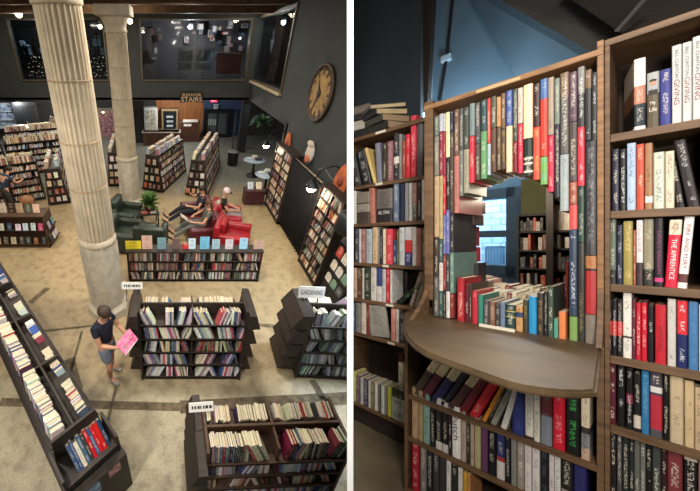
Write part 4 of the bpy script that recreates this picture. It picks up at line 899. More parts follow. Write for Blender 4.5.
def RT(x, y, deg, z=0): return Matrix.Translation((x, y, z)) @ Matrix.Rotation(math.radians(deg), 4, 'Z')
def fixture(M, W, H_, db, dt, rows, label, wood=None, bays=2, pals=('mix',), sides=(-1, 1), seed=1, where='', lean=.35, z0=.1, open_top=True, faces=None, end=None, dp=.15, tw=(.018, .042), name='book_display', cat='bookcase', tilt=8, topup=0, ontop=None, sparse=None, hr=(.84, 1.0), fill=.94):
    """A-frame display: M places its foot centre; front is -Y"""
    wood = wood or black_w
    e = empty(name, M, label, cat)
    hd = lambda z: db/2+(dt/2-db/2)*z/H_
    for sx in (-1, 1):
        x = sx*W/2; pts = [Vector((x, -hd(0), 0)), Vector((x, hd(0), 0)), Vector((x, hd(H_), H_)), Vector((x, -hd(H_), H_))]
        MB().prism(pts, (-sx*.03, 0, 0)).build('end_panel', wood, e)
    MB().box(-W/2+.03, W/2-.03, -.012, .012, .02, H_).build('back_panel', wood, e)
    MB().box(-W/2, W/2, -hd(0)+.02, hd(0)-.02, 0, z0-.03).build('plinth', wood, e)
    gap = (H_-z0)/rows
    for b in range(1, bays):
        x = -W/2+W*b/bays
        MB().prism([Vector((x-.012, -hd(0)+.02, 0)), Vector((x-.012, hd(0)-.02, 0)), Vector((x-.012, hd(H_)-.02, H_-.02)), Vector((x-.012, -hd(H_)+.02, H_-.02))], (.024, 0, 0)).build('divider', wood, e)
    if not open_top: MB().box(-W/2-.01, W/2+.01, -hd(H_)-.02, hd(H_)+.02, H_, H_+.03).build('top_board', wood, e)
    for s in sides:
        for r in range(rows):
            z = z0+gap*r; d = hd(z)
            if open_top and r == rows-1: z += topup
            m = MB(); m.box(-W/2+.03, W/2-.03, min(0, s*d), max(0, s*d), z-.025, z)
            m.box(-W/2+.03, W/2-.03, min(s*d, s*(d-.015)), max(s*d, s*(d-.015)), z-.025, z+.02); m.build('shelf', wood, e)
            for b in range(bays):
                xa, xb = -W/2+W*b/bays+.04, -W/2+W*(b+1)/bays-.03
                R = M @ (Matrix.Identity(4) if s < 0 else Matrix.Rotation(PI, 4, 'Z')) @ Matrix.Translation((0, -d+.02, z+.002)) @ Matrix.Rotation(math.radians(-tilt), 4, 'X')
                hh = gap-.014 if not (open_top and r == rows-1) else max(gap-.02, .27)
                wh = where+f'|{r}|{b}|{s}'
                if faces and r in faces: face_row(R, xa, xb, max(1, int((xb-xa)/.2)), .15, min(.23, hh), pals[r % len(pals)], seed*100+r*10+b, wh)
                elif sparse == s and r == rows-1: fill_row(R @ Matrix.Translation((0, .03, -.06)), xa, xb, .26, pals[r % len(pals)], seed*100+r*10+b+50, wh, dp=.12, lean=.9, tw=(.02, .04), hr=(.5, .8), fill=.3, maxlean=55)
                else: fill_row(R, xa, xb, min(hh, .3), pals[r % len(pals)], seed*100+r*10+b+(50 if s > 0 else 0), wh, dp=min(dp, max(.08, d-.03)), lean=lean, tw=tw, hr=hr, fill=fill)
    if ontop:
        for s, rz in ((-1, 0), (1, PI)):
            R = M @ Matrix.Rotation(rz, 4, 'Z') @ Matrix.Translation((0, -dt/2+.0, H_+.032)) @ Matrix.Rotation(math.radians(-9), 4, 'X')
            fill_row(R, -W/2+.05, W/2-.05, .24, ontop, seed*100+90+s, where+f'|top|0|{s}', dp=.13, lean=.2, fill=.8)
    if end:       # face-out shelves on the end panels: (side, rows, palette)
        for sx, rws, pal in end:
            x = sx*W/2; g = (H_-.12)/rws
            for r in range(rws):
                z = .12+g*r; wd = 2*hd(z)-.06
                MB().box(min(x, x+sx*.1), max(x, x+sx*.1), -wd/2, wd/2, z-.02, z).box(min(x+sx*.085, x+sx*.1), max(x+sx*.085, x+sx*.1), -wd/2, wd/2, z-.02, z+.03).build('end_shelf', wood, e)
                R = M @ Matrix.Translation((x+sx*.08, 0, z+.002)) @ Matrix.Rotation(sx*PI/2, 4, 'Z')
                face_row(R, -wd/2+.02, wd/2-.02, max(1, int(wd/.19)), .14, min(.22, g-.04), pal, seed*77+r, where+f'|{r}|end|{sx}', tilt=10)
    return e
def wings(e, W, H_, rows, side, dep, out=.22):
    for r in range(rows):
        g = H_/rows; z = .08+g*r; x = side*W/2
        pts = [Vector((x, -dep/2, z)), Vector((x+side*out, -dep/2, z+.02)), Vector((x+side*out*.55, -dep/2, z+g*.86)), Vector((x, -dep/2, z+g*.9))]
        MB().prism(pts, (0, dep, 0)).build('side_pocket', black_w, e)
sign_m = mat('white_sign_card', (232, 232, 228), .6, .03); ink_m = mat('black_sign_ink', (40, 38, 40), .6, .05)
def sign(p, w, h, rz, tilt, label, text=None):
    M = Matrix.Translation(p) @ Matrix.Rotation(math.radians(rz), 4, 'Z') @ Matrix.Rotation(math.radians(-tilt), 4, 'X')
    e = empty('shelf_sign', M, label, 'sign')
    MB().box(-w/2, w/2, 0, .012, 0, h).build('card', sign_m, e)
    MB().box(-w*.3, -w*.27, .012, .03, -.22, h*.6).box(w*.27, w*.3, .012, .03, -.22, h*.6).build('holder', iron, e)
    if text: text_mesh(text, w*.84, h*.42, ink_m, e, Matrix.Translation((0, -.002, h*.5)) @ UPRIGHT_TEXT)
    else:
        m = MB(); r = random.Random(3); x = -w*.38
        while x < w*.36: q = r.uniform(.012, .03); m.box(x, x+q, -.003, 0, h*.34, h*.66); x += q+r.uniform(.006, .02)
        m.build('printed_line', ink_m, e)
    return e
# centre display facing us
f0, f1 = Pz(136, 378), Pz(245, 378)
W = f1.x-f0.x; C1 = Vector(((f0.x+f1.x)/2, f0.y+.42, 0))
e = fixture(RT(C1.x, C1.y, 0), W-.2, 1.42, .92, .4, 5, 'black two-bay book display in the middle aisle, beside the standing reader', pals=('pale', 'pale', 'mix', 'pale', 'pale'), where='the centre display', seed=3, tilt=14, tw=(.018, .038), lean=.75, z0=.06)
for sd in (-1, 1): wings(e, W-.2, 1.4, 4, sd, .62, .2)
sign(Vector((C1.x-W/2-.02, C1.y+.2, 1.52)), .34, .12, 0, 20, 'small white sign at the left end of the centre display')
# right display, cut by the partition
C2 = Pz(318, 380); C2 = Vector((C2.x+.28, C2.y+.42, 0))
e = fixture(RT(C2.x, C2.y, -3), 1.3, 1.42, .84, .46, 5, 'black book display by the right wall with a gardening sign', pals=('cool',), where='the gardening display', seed=5, tilt=14, lean=.6, z0=.06, bays=1)
wings(e, 1.3, 1.4, 4, -1, .62, .3)
sign(Vector((Pz(311, 298, 1.5).x, Pz(311, 298, 1.5).y, 1.5)), .4, .19, -3, 20, 'white handwritten sign reading GARDENING above the right display', 'GARDENING')
# front display at the bottom edge
z = 1.45; t0, t1 = Pz(205, 457, 1.3), Pz(349, 457, 1.3); W = t1.x-t0.x
C3 = Vector(((t0.x+t1.x)/2, t0.y+.25, 0))
e = fixture(RT(C3.x, C3.y, 2), W, 1.46, .92, .5, 6, 'dark wooden book display at the bottom edge with open top trays', wood=brown_w, pals=('pale', 'cool', 'pale', 'warm', 'pale', 'mix'), where='the front display', seed=8, tilt=12, lean=.5, z0=.06, tw=(.016, .036), dp=.17)
wings(e, W, 1.3, 4, -1, .8, .16)
sign(Vector((t0.x-.02, t0.y+.35, 1.5)), .27, .1, 4, 35, 'small white sign on the left end of the front display')
# long display along the left, seen from above
a, b = Pz(56, 440, 1.42), Pz(91, 413, 1.42); ce = (a+b)/2; ax = Vector((b.y-a.y, -(b.x-a.x), 0)).normalized(); ax = -ax
if ax.y < 0: ax = -ax
LW = 3.9; C4 = ce+ax*(LW/2); ang = math.degrees(math.atan2(-ax.y, -ax.x))
e = fixture(RT(C4.x, C4.y, ang), LW, 1.42, .8, .5, 5, 'long black book display running diagonally along the lower left', pals=('pale', 'mix', 'pale', 'mix', 'pale'), where='the long diagonal display', seed=12, topup=.1, sparse=1, fill=1.1, lean=.12, z0=.06, bays=4, tw=(.018, .045))
ENDM = RT(C4.x, C4.y, ang)
# its end tray: books lying in a sloped tray, two notices below
tr = ENDM @ Matrix.Translation((LW/2, 0, 0))
t_e = MB(); t_e.box(0, .34, -.3, .3, 1.0, 1.03).box(.32, .34, -.3, .3, 1.0, 1.12).box(0, .34, -.32, -.29, .95, 1.3).box(0, .34, .29, .32, .95, 1.3).box(0, .42, -.34, .34, 0, .96)
t_e.build('end_tray', black_w, e).matrix_local = Matrix.Translation((LW/2, 0, 0))
R = tr @ Matrix.Translation((.26, 0, 1.035)) @ Matrix.Rotation(PI/2, 4, 'Z') @ Matrix.Rotation(math.radians(-40), 4, 'X')
fill_row(R, -.28, .28, .34, 'red' if 'red' in PAL else 'mix', 91, 'the end tray of the diagonal display|0|0|-1', dp=.2, lean=0, tw=(.03, .05))
for k, (yy_, zz, s, c, lb) in enumerate(((-.12, .80, .2, (150, 180, 206), 'pale blue notice on the near end of the diagonal display'), (.17, .84, .15, (200, 150, 150), 'small pink notice on the near end of the diagonal display'))):
    o = MB().box(.0, .004, -s/2, s/2, -s*.6, s*.6).build('paper_notice', mat('notice_%d' % k, c, .6, .5, 14)); o.matrix_world = tr @ Matrix.Translation((.421, yy_, zz)); tag(o, lb, 'notice')
# low bookcase with displayed books on top
f0, f1 = Pz(129, 282), Pz(258, 282); W = f1.x-f0.x; CL = Vector(((f0.x+f1.x)/2, f0.y+.2, 0))
e = fixture(RT(CL.x, CL.y, 0), W, .84, .4, .26, 3, 'low black three-row bookcase in front of the sofas', pals=('mix', 'dark', 'mix'), where='the low bookcase', seed=15, lean=.3, z0=.06, bays=5, open_top=False, sides=(-1,), dp=.13)
for k, (u, w, h, c, lb) in enumerate(((134, .36, .2, (226, 206, 40), 'yellow book'), (147.5, .24, .33, (214, 176, 160), 'tall pale pink illustrated book'), (162, .2, .28, (120, 160, 170), 'teal blue book'), (176, .18, .26, (110, 90, 84), 'brown book'), (185.5, .16, .13, (200, 40, 40), 'small red book'), (191.5, .17, .26, (190, 216, 226), 'pale blue book near the red one'), (204, .22, .3, (110, 180, 210), 'bright blue illustrated book'), (215, .18, .24, (150, 180, 190), 'grey blue book right of the bright blue one'), (228, .18, .24, (200, 190, 194), 'pale grey book in the right half'), (242, .19, .27, (150, 190, 210), 'light blue book near the right end'), (257, .24, .2, (180, 150, 130), 'tan illustrated book at the right end'))):
    x = Py(u, 254, CL.y).x
    make_book(Matrix.Translation((x-w/2, CL.y-.03, .872)) @ Matrix.Rotation(math.radians(-14), 4, 'X'), w, h, .025, c, None, (240, 240, 235) if sum(c) < 450 else (90, 80, 90), f'{lb} standing face out on the low bookcase', 'books displayed on the low bookcase', name='displayed_book')
# gondolas further back
def gondola(u0, v0, u1, v1, wid, H_, label, where, seed, rows=5, pals=('warm', 'mix', 'pale'), endrows=4, dt=.5, bays=2, endside=1):
    """long axis from the floor point of the near end (u0, v0) to that of the far end"""
    a, b = Pz(u0, v0), Pz(u1, v1); d = b-a; L = d.length; c = (a+b)/2
    ang = math.degrees(math.atan2(-d.y, -d.x))
    return fixture(RT(c.x, c.y, ang), L, H_, wid, dt, rows, label, pals=pals, where=where, seed=seed, bays=bays, open_top=False, end=[(1, endrows, 'warm')], lean=.2, dp=.14, ontop='pale', hr=(.6, .82))
gondola(153, 191, 177, 170, .95, 1.4, 'tall black display of paperbacks right of the far column', 'the display right of the far column', 21)
gondola(196, 196, 211, 166, .9, 1.36, 'tall black display with orange face-out books, behind the lounging readers', 'the display behind the loungers', 23)
gondola(60, 204, 62, 186, .8, 1.3, 'black display standing left of the nearest column', 'the display left of the nearest column', 27, bays=1)
gondola(118, 186, 121, 168, .8, 1.35, 'black display between the two columns', 'the display between the columns', 29, bays=1)
fixture(RT(-6.4, 9.75, 24), 3.2, 1.38, .9, .5, 5, 'wide black display behind the browsing reader at the left', pals=('mix', 'warm', 'dark'), where='the wide display at the left', seed=31, bays=3, ontop='warm', hr=(.56, .8), open_top=False, lean=.3)
fixture(RT(-8.5, 12.0, 24), 2.7, 1.35, .8, .5, 5, 'black display in the second row at the left', pals=('warm', 'mix', 'warm'), where='the second row display at the left', seed=33, bays=3, ontop='warm', hr=(.56, .8), open_top=False, lean=.3)
fixture(RT(-5.95, 13.15, 24), 2.7, 1.35, .8, .5, 5, 'black display in the third row at the left', pals=('warm', 'pale', 'mix'), where='the third row display at the left', seed=35, bays=3, ontop='warm', hr=(.56, .8), open_top=False, lean=.3)
fixture(RT(-7.2, 15.6, 24), 2.6, 1.25, .8, .5, 5, 'black display at the back left, below the mezzanine', pals=('warm', 'pale', 'dark'), where='the back left display', seed=37, bays=2, ontop='warm', hr=(.56, .8), open_top=False, lean=.3)
# low face-out display at the left edge
f0, f1 = Pz(-6, 248), Pz(50, 248); W = f1.x-f0.x
e = fixture(RT((f0.x+f1.x)/2, f0.y+.35, 0), W, .95, .7, .5, 2, 'low black display of face-out books at the left edge', pals=('warm', 'pale'), where='the low face-out display', seed=41, bays=1, open_top=False, faces=(0, 1), end=[(1, 2, 'cool')], sides=(-1,), wood=brown_w)
face_row(RT((f0.x+f1.x)/2, f0.y+.3, 0, .985), -W/2+.1, W/2-.1, 6, .2, .28, 'warm', 43, 'the low face-out display|top|0|-1')
# wall bookcases at the right
def wall_case(ya, yb, H_, label, where, seed, rows, pals, faces=None, depth=.34):
    M = Matrix.Translation((XW-.17, (ya+yb)/2, 0)) @ Matrix.Rotation(-PI/2, 4, 'Z')
    return fixture(M, yb-ya, H_, depth, depth-.04, rows, label, pals=pals, where=where, seed=seed, bays=2, open_top=False, sides=(-1,), lean=.15, dp=.13, faces=faces, z0=.12)
wall_case(8.15, 9.6, 2.2, 'tall wall bookcase behind the round tables, left of the black curtain', 'the wall bookcase by the tables', 51, 8, ('warm', 'dark', 'warm'))
wall_case(5.15, 6.2, 2.2, 'tall wall bookcase right of the black curtain, under the lamp', 'the wall bookcase by the curtain', 53, 8, ('warm', 'mix', 'dark'))
ROWN = dict(enumerate('lowest second third fourth fifth sixth seventh eighth'.split()))
for M, t, h, dp, c, where, k, name in hall_books:
    pl, *q = where.split('|')
    lab = f'{cname(c)} book, {ordn(k)} along'
    if 'tray' in pl: lab = f'{cname(c)} book, {ordn(k)} in {pl}'
    else:
        s = {'-1': 'near', '1': 'far'}.get(q[2], '')
        if q[1] == 'end': lab = f"{cname(c)} face-out book on the end of {pl}, {ordn(k)} on its {ordn(int(q[0]))} level"
        elif q[0] == 'top': lab = f"{cname(c)} book, {ordn(k)} on top of {pl}'s {s} side"
        else: lab = f"{cname(c)} book, {ordn(k)} on {pl}'s {s} side, {ROWN[int(q[0])]} row, {('left', 'right', 'third', 'fourth', 'fifth')[int(q[1])]} bay"
    make_book(M, t, h, dp, c, None, None, lab, f'books on {pl}', name=name, simple=True)
for M, t, h, dp, c, *_ in far_case_slots: make_book(M, t, h, dp, c, None, None, '', None, vis=0, simple=True)
# ------------------------------------------------------------- sofas and chairs
green_l = mat('dark_green_leather', (42, 52, 43), .38, .25, 4, spec=.5); red_l = mat('red_leather', (150, 26, 34), .35, .2, 4, spec=.5); maroon_l = mat('maroon_leather', (84, 26, 32), .45, .2, 4, spec=.5)
def armchair(M, W, Dp, m, label, cat='armchair', seats=1, hb=.86, name='armchair', group=None):
    """front -Y"""
    e = empty(name, M, label, cat, group); aw_ = .2
    MB().box(-W/2+.03, W/2-.03, -Dp/2+.03, Dp/2-.02, .06, .3, bev=.02).build('base', m, e, True)
    for s in range(seats):
        x0 = -W/2+aw_+(W-2*aw_)*s/seats; x1 = -W/2+aw_+(W-2*aw_)*(s+1)/seats
        MB().box(x0+.005, x1-.005, -Dp/2-.01, Dp/2-.22, .29, .46, bev=.05).build('seat', m, e, True)
        MB().box(x0+.005, x1-.005, Dp/2-.3, Dp/2-.14, .42, hb+.02, bev=.06).build('back_cushion', m, e, True)
    MB().box(-W/2, W/2, Dp/2-.18, Dp/2, .06, hb, bev=.05).build('backrest', m, e, True)
    for s in (-1, 1): MB().box(min(s*W/2, s*(W/2-aw_)), max(s*W/2, s*(W/2-aw_)), -Dp/2, Dp/2-.05, .06, .62, bev=.06).build('armrest', m, e, True)
    for sx in (-1, 1):
        for sy in (-1, 1): MB().box(sx*(W/2-.1)-.03, sx*(W/2-.1)+.03, sy*(Dp/2-.1)-.03, sy*(Dp/2-.1)+.03, 0, .065).build('leg', black_m, e)
    return e
def at(u, v, z=0): return Pz(u, v, z)
p = at(126, 226); armchair(RT(p.x, p.y+.1, 75), .95, .9, green_l, 'dark green leather armchair behind the nearest column, furthest of the green ones')
p = at(125, 249); armchair(RT(p.x-.05, p.y+.25, 80), 1.05, .95, green_l, 'dark green leather sofa directly right of the nearest column', 'sofa', name='sofa')
p = at(152, 249); armchair(RT(p.x, p.y+.1, 172), .85, .85, green_l, 'dark green leather armchair turned away, before the potted plant')
p = at(200, 250); SM = RT(p.x+.05, p.y+1.0, -82); armchair(SM, 1.85, .95, maroon_l, 'dark maroon leather sofa with two people lounging on it', 'sofa', seats=2, name='sofa', hb=.82)
p = at(224, 232); RC1 = RT(p.x+.06, p.y+.25, 80); armchair(RC1, .9, .9, red_l, 'red leather armchair with the person in a pale cap')
p = at(231, 251); armchair(RT(p.x+.02, p.y+.2, 72), .95, .95, red_l, 'empty red leather armchair nearest the low bookcase')
# plant on a small table
p = at(150, 226); T = RT(p.x, p.y+.15, 10)
e = empty('side_table', T, 'small dark side table holding the potted plant between the sofas', 'table')
MB().box(-.28, .28, -.28, .28, .44, .48, bev=.01).build('table_top', black_w, e); 
for sx in (-1, 1):
    for sy in (-1, 1): MB().box(sx*.24-.02, sx*.24+.02, sy*.24-.02, sy*.24+.02, 0, .44).build('leg', black_w, e)
leaf_m = mat('green_leaves', (74, 110, 52), .5, .4, 8); pot_m = mat('terracotta', (120, 72, 50), .7, .1)
def plant(M, label, n, r, h, seed, cat='plant', pot=True, name='potted_plant', lm=None):
    e = empty(name, M, label, cat); rr = random.Random(seed)
    if pot: MB().lathe([(.1, 0), (.14, .02), (.17, .2), (.18, .2), (.18, .23), (.15, .23)], 24).build('pot', pot_m, e, True)
    mb = MB()
    for i in range(n):
        a = rr.uniform(0, 2*PI); el = rr.uniform(.15, 1.3); L = r*rr.uniform(.6, 1.1); w = L*.14
        b0 = Vector((0, 0, .2 if pot else 0)); d = Vector((math.cos(a), math.sin(a), 0)); sd = Vector((-d.y, d.x, 0))
        pts = []
        for k in range(5):
            f = k/4; q = b0+d*L*f*math.cos(el*.6)+Vector((0, 0, h*math.sin(el)*f-.9*L*f*f*.5)); pts.append((q, w*math.sin(PI*(f*.85+.08))))
        for k in range(4):
            (q0, w0), (q1, w1) = pts[k], pts[k+1]; mb.quad([q0-sd*w0, q0+sd*w0, q1+sd*w1, q1-sd*w1])
    mb.build('foliage', lm or leaf_m, e)
    return e
plant(T @ Matrix.Translation((0, 0, .48)), 'leafy green potted plant on the small table between the sofas', 90, .36, .55, 5)
for k, (dx, dy, c) in enumerate(((-.15, -.2, (170, 90, 70)), (.12, -.22, (190, 180, 170)))):
    make_book(T @ Matrix.Translation((dx+.08, dy, .482)) @ Matrix.Rotation(-PI/2, 4, 'Y'), .03, .2, .14, c, None, False, ('reddish', 'pale')[k]+' book lying before the potted plant on the side table', 'books on the side table', name='displayed_book')
# ------------------------------------------------------------- people
def skin_mesh(verts, edges, radii, sub=2, root=0):
    me = bpy.data.meshes.new('body'); me.from_pydata([Vector(v) for v in verts], edges, [])
    o = bpy.data.objects.new('body', me); COL.objects.link(o)
    o.modifiers.new('s', 'SKIN'); sm = o.modifiers.new('d', 'SUBSURF'); sm.levels = sub; sm.render_levels = sub
    for i, r in enumerate(radii):
        q = me.skin_vertices[0].data[i]; q.radius = r if isinstance(r, tuple) else (r, r); q.use_root = (i == root)
    bpy.context.view_layer.update()
    m2 = bpy.data.meshes.new_from_object(o.evaluated_get(bpy.context.evaluated_depsgraph_get()))
    bpy.data.objects.remove(o); bpy.data.meshes.remove(me)
    for p in m2.polygons: p.use_smooth = True
    m2.materials.clear()
    return m2
skin_m = mat('warm_skin', (196, 146, 118), .55, .05, 8); shoe_m = mat('black_shoe_leather', (34, 34, 36), .5)
def lerp(a, b, f): return Vector(a)*(1-f)+Vector(b)*f
def person(M, J, label, hair, shirt, pants, shoes=(30, 30, 32), long_pants=True, sleeves=.55, skin=None, cap=None, s=1.0, fwd=None, hairlong=False, sole=None):
    """J: joints in local metres: pelvis chest neck head, shoulder/elbow/wrist/hand L R, hip/knee/ankle/toe L R"""
    J = {k: Vector(v) for k, v in J.items()}
    skin = skin or skin_m
    V, E_, Rr = [], [], []
    def add(p, r, link_=None):
        V.append(Vector(p)); Rr.append(r)
        if link_ is not None: E_.append((link_, len(V)-1))
        return len(V)-1
    hd = J['head']; up = (hd-J['neck']).normalized(); fw = Vector(fwd).normalized() if fwd else Vector((0, -1, 0)); sd = fw.cross(up).normalized(); fw = up.cross(sd).normalized()
    pel = add(J['pelvis'], (.13, .1)); bel = add(lerp(J['pelvis'], J['chest'], .5), (.12, .095), pel); che = add(J['chest'], (.14, .1), bel); nb = add(lerp(J['chest'], J['neck'], .8), .065, che); nk = add(J['neck'], .052, nb)
    h1 = add(hd-up*.055+fw*.012, .07, nk); h2 = add(hd+up*.02, .092, h1); add(hd+up*.085-fw*.01, .07, h2)
    for L in 'LR':
        sh = add(J['shoulder'+L], .058, che); ua = add(lerp(J['shoulder'+L], J['elbow'+L], .5), .047, sh); el = add(J['elbow'+L], .04, ua); fa = add(lerp(J['elbow'+L], J['wrist'+L], .4), .038, el); wr = add(J['wrist'+L], .027, fa)
        hv = (J['hand'+L]-J['wrist'+L]); hn = hv.normalized(); sp = hn.cross(Vector((0, 0, 1)));  sp = sp.normalized() if sp.length > .1 else Vector((1, 0, 0)); dn = hn.cross(sp)
        pm = add(J['wrist'+L]+hn*.05, (.034, .02), wr)
        for k, (o_, ln) in enumerate(((-.027, .078), (-.009, .09), (.009, .085), (.027, .066))):
            f1 = add(V[pm]+hn*.04+sp*o_, .0095, pm); f2 = add(V[f1]+hn*ln*.5-dn*.006, .009, f1); add(V[f2]+hn*ln*.42-dn*.022, .0075, f2)
        t1 = add(V[pm]+sp*(-.042)+hn*.012, .0105, pm); add(V[t1]+hn*.045-sp*.012, .009, t1)
        hp = add(J['hip'+L], .092, pel); th = add(lerp(J['hip'+L], J['knee'+L], .5), .078, hp); kn = add(J['knee'+L], .056, th); cf = add(lerp(J['knee'+L], J['ankle'+L], .35), .055, kn); an = add(J['ankle'+L], .036, cf); add(lerp(J['ankle'+L], J['toe'+L], .9), .032, an)
    e = link('person', skin_mesh(V, E_, Rr, 2), skin); e.matrix_world = M @ Matrix.Diagonal((s, s, s, 1)); tag(e, label, 'person')
    cl = lambda n, c: mat('cloth_%d_%d_%d' % c, c, .85, .12, 9)
    # shirt
    V, E_, Rr = [], [], []
    a = add(lerp(J['pelvis'], J['chest'], -.12), (.152, .118)); b = add(lerp(J['pelvis'], J['chest'], .5), (.14, .112), a); c = add(J['chest'], (.158, .118), b); add(lerp(J['chest'], J['neck'], .72), .078, c)
    for L in 'LR':
        q = add(J['shoulder'+L], .073, c)
        pts = [.28, sleeves] if sleeves <= 1 else [.5, 1.0]
        for f in pts: q = add(lerp(J['shoulder'+L], J['elbow'+L], f), .064-.008*f, q)
        if sleeves > 1: q = add(lerp(J['elbow'+L], J['wrist'+L], .9), .043, q)
    link('shirt', skin_mesh(V, E_, Rr, 2), cl('s', shirt), e)
    V, E_, Rr = [], [], []
    a = add(J['pelvis'], (.15, .12)); add(lerp(J['pelvis'], J['chest'], .22), (.14, .11), a)
    for L in 'LR':
        q = add(J['hip'+L], .108, a); q = add(lerp(J['hip'+L], J['knee'+L], .5), .095, q); q = add(lerp(J['hip'+L], J['knee'+L], 1 if long_pants else .86), .076 if long_pants else .092, q)
        if long_pants: q = add(lerp(J['knee'+L], J['ankle'+L], .5), .066, q); q = add(lerp(J['knee'+L], J['ankle'+L], .92), .052, q)
    link('trousers' if long_pants else 'shorts', skin_mesh(V, E_, Rr, 2), cl('p', pants), e)
    for L in 'LR':
        V, E_, Rr = [], [], []
        an, to = J['ankle'+L], J['toe'+L]; ft = (to-an); 
        a = add(an-ft*.22+Vector((0, 0, -.035)), .042); b = add(lerp(an, to, .45)+Vector((0, 0, -.022)), .046, a); add(to+Vector((0, 0, -.012)), .038, b)
        link('shoe', skin_mesh(V, E_, Rr, 2), cl('f', shoes), e)
    # hair, face
    fr = Matrix(((sd.x, fw.x, up.x, hd.x), (sd.y, fw.y, up.y, hd.y), (sd.z, fw.z, up.z, hd.z), (0, 0, 0, 1)))
    mb = MB(); mb.ball((0, -.022, .035), .104, .93, 1.06, .95, M=fr)
    if hairlong: mb.ball((0, -.07, -.08), .085, 1.0, .7, 1.5, M=fr)
    if not cap: mb.build('hair', mat('hair_%d_%d_%d' % hair, hair, .6, .2, 30), e, True)
    else:
        mb.build('cap', mat('cap_%d_%d_%d' % cap, cap, .8, .1, 9), e, True)
        MB().ball((0, .11, .03), .085, .9, 1, .16, M=fr).build('cap_peak', black_m, e, True)
    mb = MB(); mb.ball((0, .098, -.012), .017, .8, 1, 1.2, M=fr); mb.ball((-.095, 0, -.005), .022, .4, .8, 1.3, M=fr); mb.ball((.095, 0, -.005), .022, .4, .8, 1.3, M=fr); mb.build('nose_and_ears', skin, e, True)
    mb = MB()
    for sx in (-1, 1): mb.ball((sx*.034, .085, .018), .011, 1.2, .5, .8, M=fr)
    mb.ball((0, .088, -.058), .012, 2, .5, .5, M=fr); mb.build('eyes_and_mouth', mat('dark_features', (70, 40, 36), .5), e, True)
    return e
def two(d):
    o = {}
    for k, v in d.items():
        if k.endswith('*'): o[k[:-1]+'L'] = (-v[0], v[1], v[2]); o[k[:-1]+'R'] = v
        else: o[k] = v
    return o
# standing reader, facing right with an open pink magazine
p = at(112, 375); PM = RT(p.x+.03, p.y, 62)
person(PM, two({'pelvis': (0, .02, .93), 'chest': (0, .03, 1.27), 'neck': (0, -.02, 1.47), 'head': (0, -.07, 1.6), 'shoulder*': (.175, .03, 1.38), 'elbow*': (.22, -.08, 1.12), 'wrist*': (.14, -.3, 1.13), 'hand*': (.1, -.38, 1.15), 'hip*': (.09, .02, .88),
  'kneeL': (-.1, -.06, .48), 'kneeR': (.1, .06, .48), 'ankleL': (-.1, -.02, .09), 'ankleR': (.1, .1, .09), 'toeL': (-.12, -.2, .05), 'toeR': (.13, -.08, .05)}),
  'standing person in navy shirt and grey shorts reading a pink magazine', (60, 46, 36), (30, 34, 52), (112, 122, 138), shoes=(178, 188, 196), long_pants=False, sleeves=.5, s=1.0, fwd=(0, -.8, -.6))
e = empty('magazine', PM @ Matrix.Translation((0, -.4, 1.17)) @ Matrix.Rotation(math.radians(48), 4, 'X') @ Matrix.Diagonal((.72, .66, .72, 1)), 'open pink magazine held by the standing reader', 'magazine')
pk = mat('pink_print', (226, 92, 150), .5, .35, 9, c2=(236, 170, 196)); wh = mat('white_pages', (228, 222, 218), .7, .05)
for s in (-1, 1):
    MM = Matrix.Rotation(s*-.16, 4, 'Y'); MB().box(min(0, s*.23), max(0, s*.23), -.16, .16, -.004, 0, M=MM).build('cover', pk, e); MB().box(min(0, s*.222), max(0, s*.222), -.152, .152, .0005, .006, M=MM).build('page_spread', pk if s < 0 else pk, e)
MB().box(-.23, .23, -.175, -.16, .0, .03).build('page_edge', wh, e)
# two people lounging on the maroon sofa (front -Y of the sofa)
lounge = lambda lx: {'pelvis': (0, .05, .56), 'chest': (0, .2, .88), 'neck': (0, .22, 1.08), 'head': (0, .18, 1.21), 'shoulderL': (-.18, .2, .98), 'shoulderR': (.18, .2, .98), 'hipL': (-.1, .02, .55), 'hipR': (.1, .02, .55), 'kneeL': (-.12+lx, -.44, .6), 'kneeR': (.1+lx, -.42, .56), 'ankleL': (-.14+lx*2, -.86, .3), 'ankleR': (.06+lx*2, -.9, .24), 'toeL': (-.16+lx*2, -1.0, .42), 'toeR': (.06+lx*2, -1.06, .34)}
J = lounge(.0); J.update({'elbowL': (-.34, .0, .86), 'wristL': (-.26, -.16, 1.02), 'handL': (-.22, -.2, 1.1), 'elbowR': (.3, .02, .76), 'wristR': (.16, -.2, .76), 'handR': (.1, -.28, .76)})
A1 = SM @ Matrix.Translation((-.42, -.06, 0)); person(A1, J, 'person in dark shirt lounging on the maroon sofa, holding up an orange phone', (40, 30, 26), (36, 38, 50), (30, 32, 40), shoes=(60, 60, 62), s=1.0)
J = lounge(.06); J.update({'elbowL': (-.3, .0, .78), 'wristL': (-.14, -.22, .78), 'handL': (-.06, -.28, .78), 'elbowR': (.32, -.02, .74), 'wristR': (.2, -.26, .72), 'handR': (.14, -.33, .72)})
A2 = SM @ Matrix.Translation((.42, -.06, 0)); person(A2, J, 'person in grey top lounging at the near end of the maroon sofa', (96, 62, 40), (92, 92, 84), (96, 98, 92), shoes=(44, 44, 46), s=.96, hairlong=True, sleeves=.5)
o = MB().box(-.04, .04, -.006, .006, -.08, .08, bev=.004).build('phone', mat('orange_phone_case', (228, 120, 60), .4, .05)); o.matrix_world = A1 @ Matrix.Translation((-.2, -.26, 1.13)); tag(o, 'orange phone held up by the person in the dark shirt', 'phone')
make_book(A2 @ Matrix.Translation((.0, -.42, .74)) @ Matrix.Rotation(.9, 4, 'X'), .2, .26, .02, (232, 226, 214), None, False, 'white open booklet held by the person in grey on the maroon sofa', None, name='booklet')
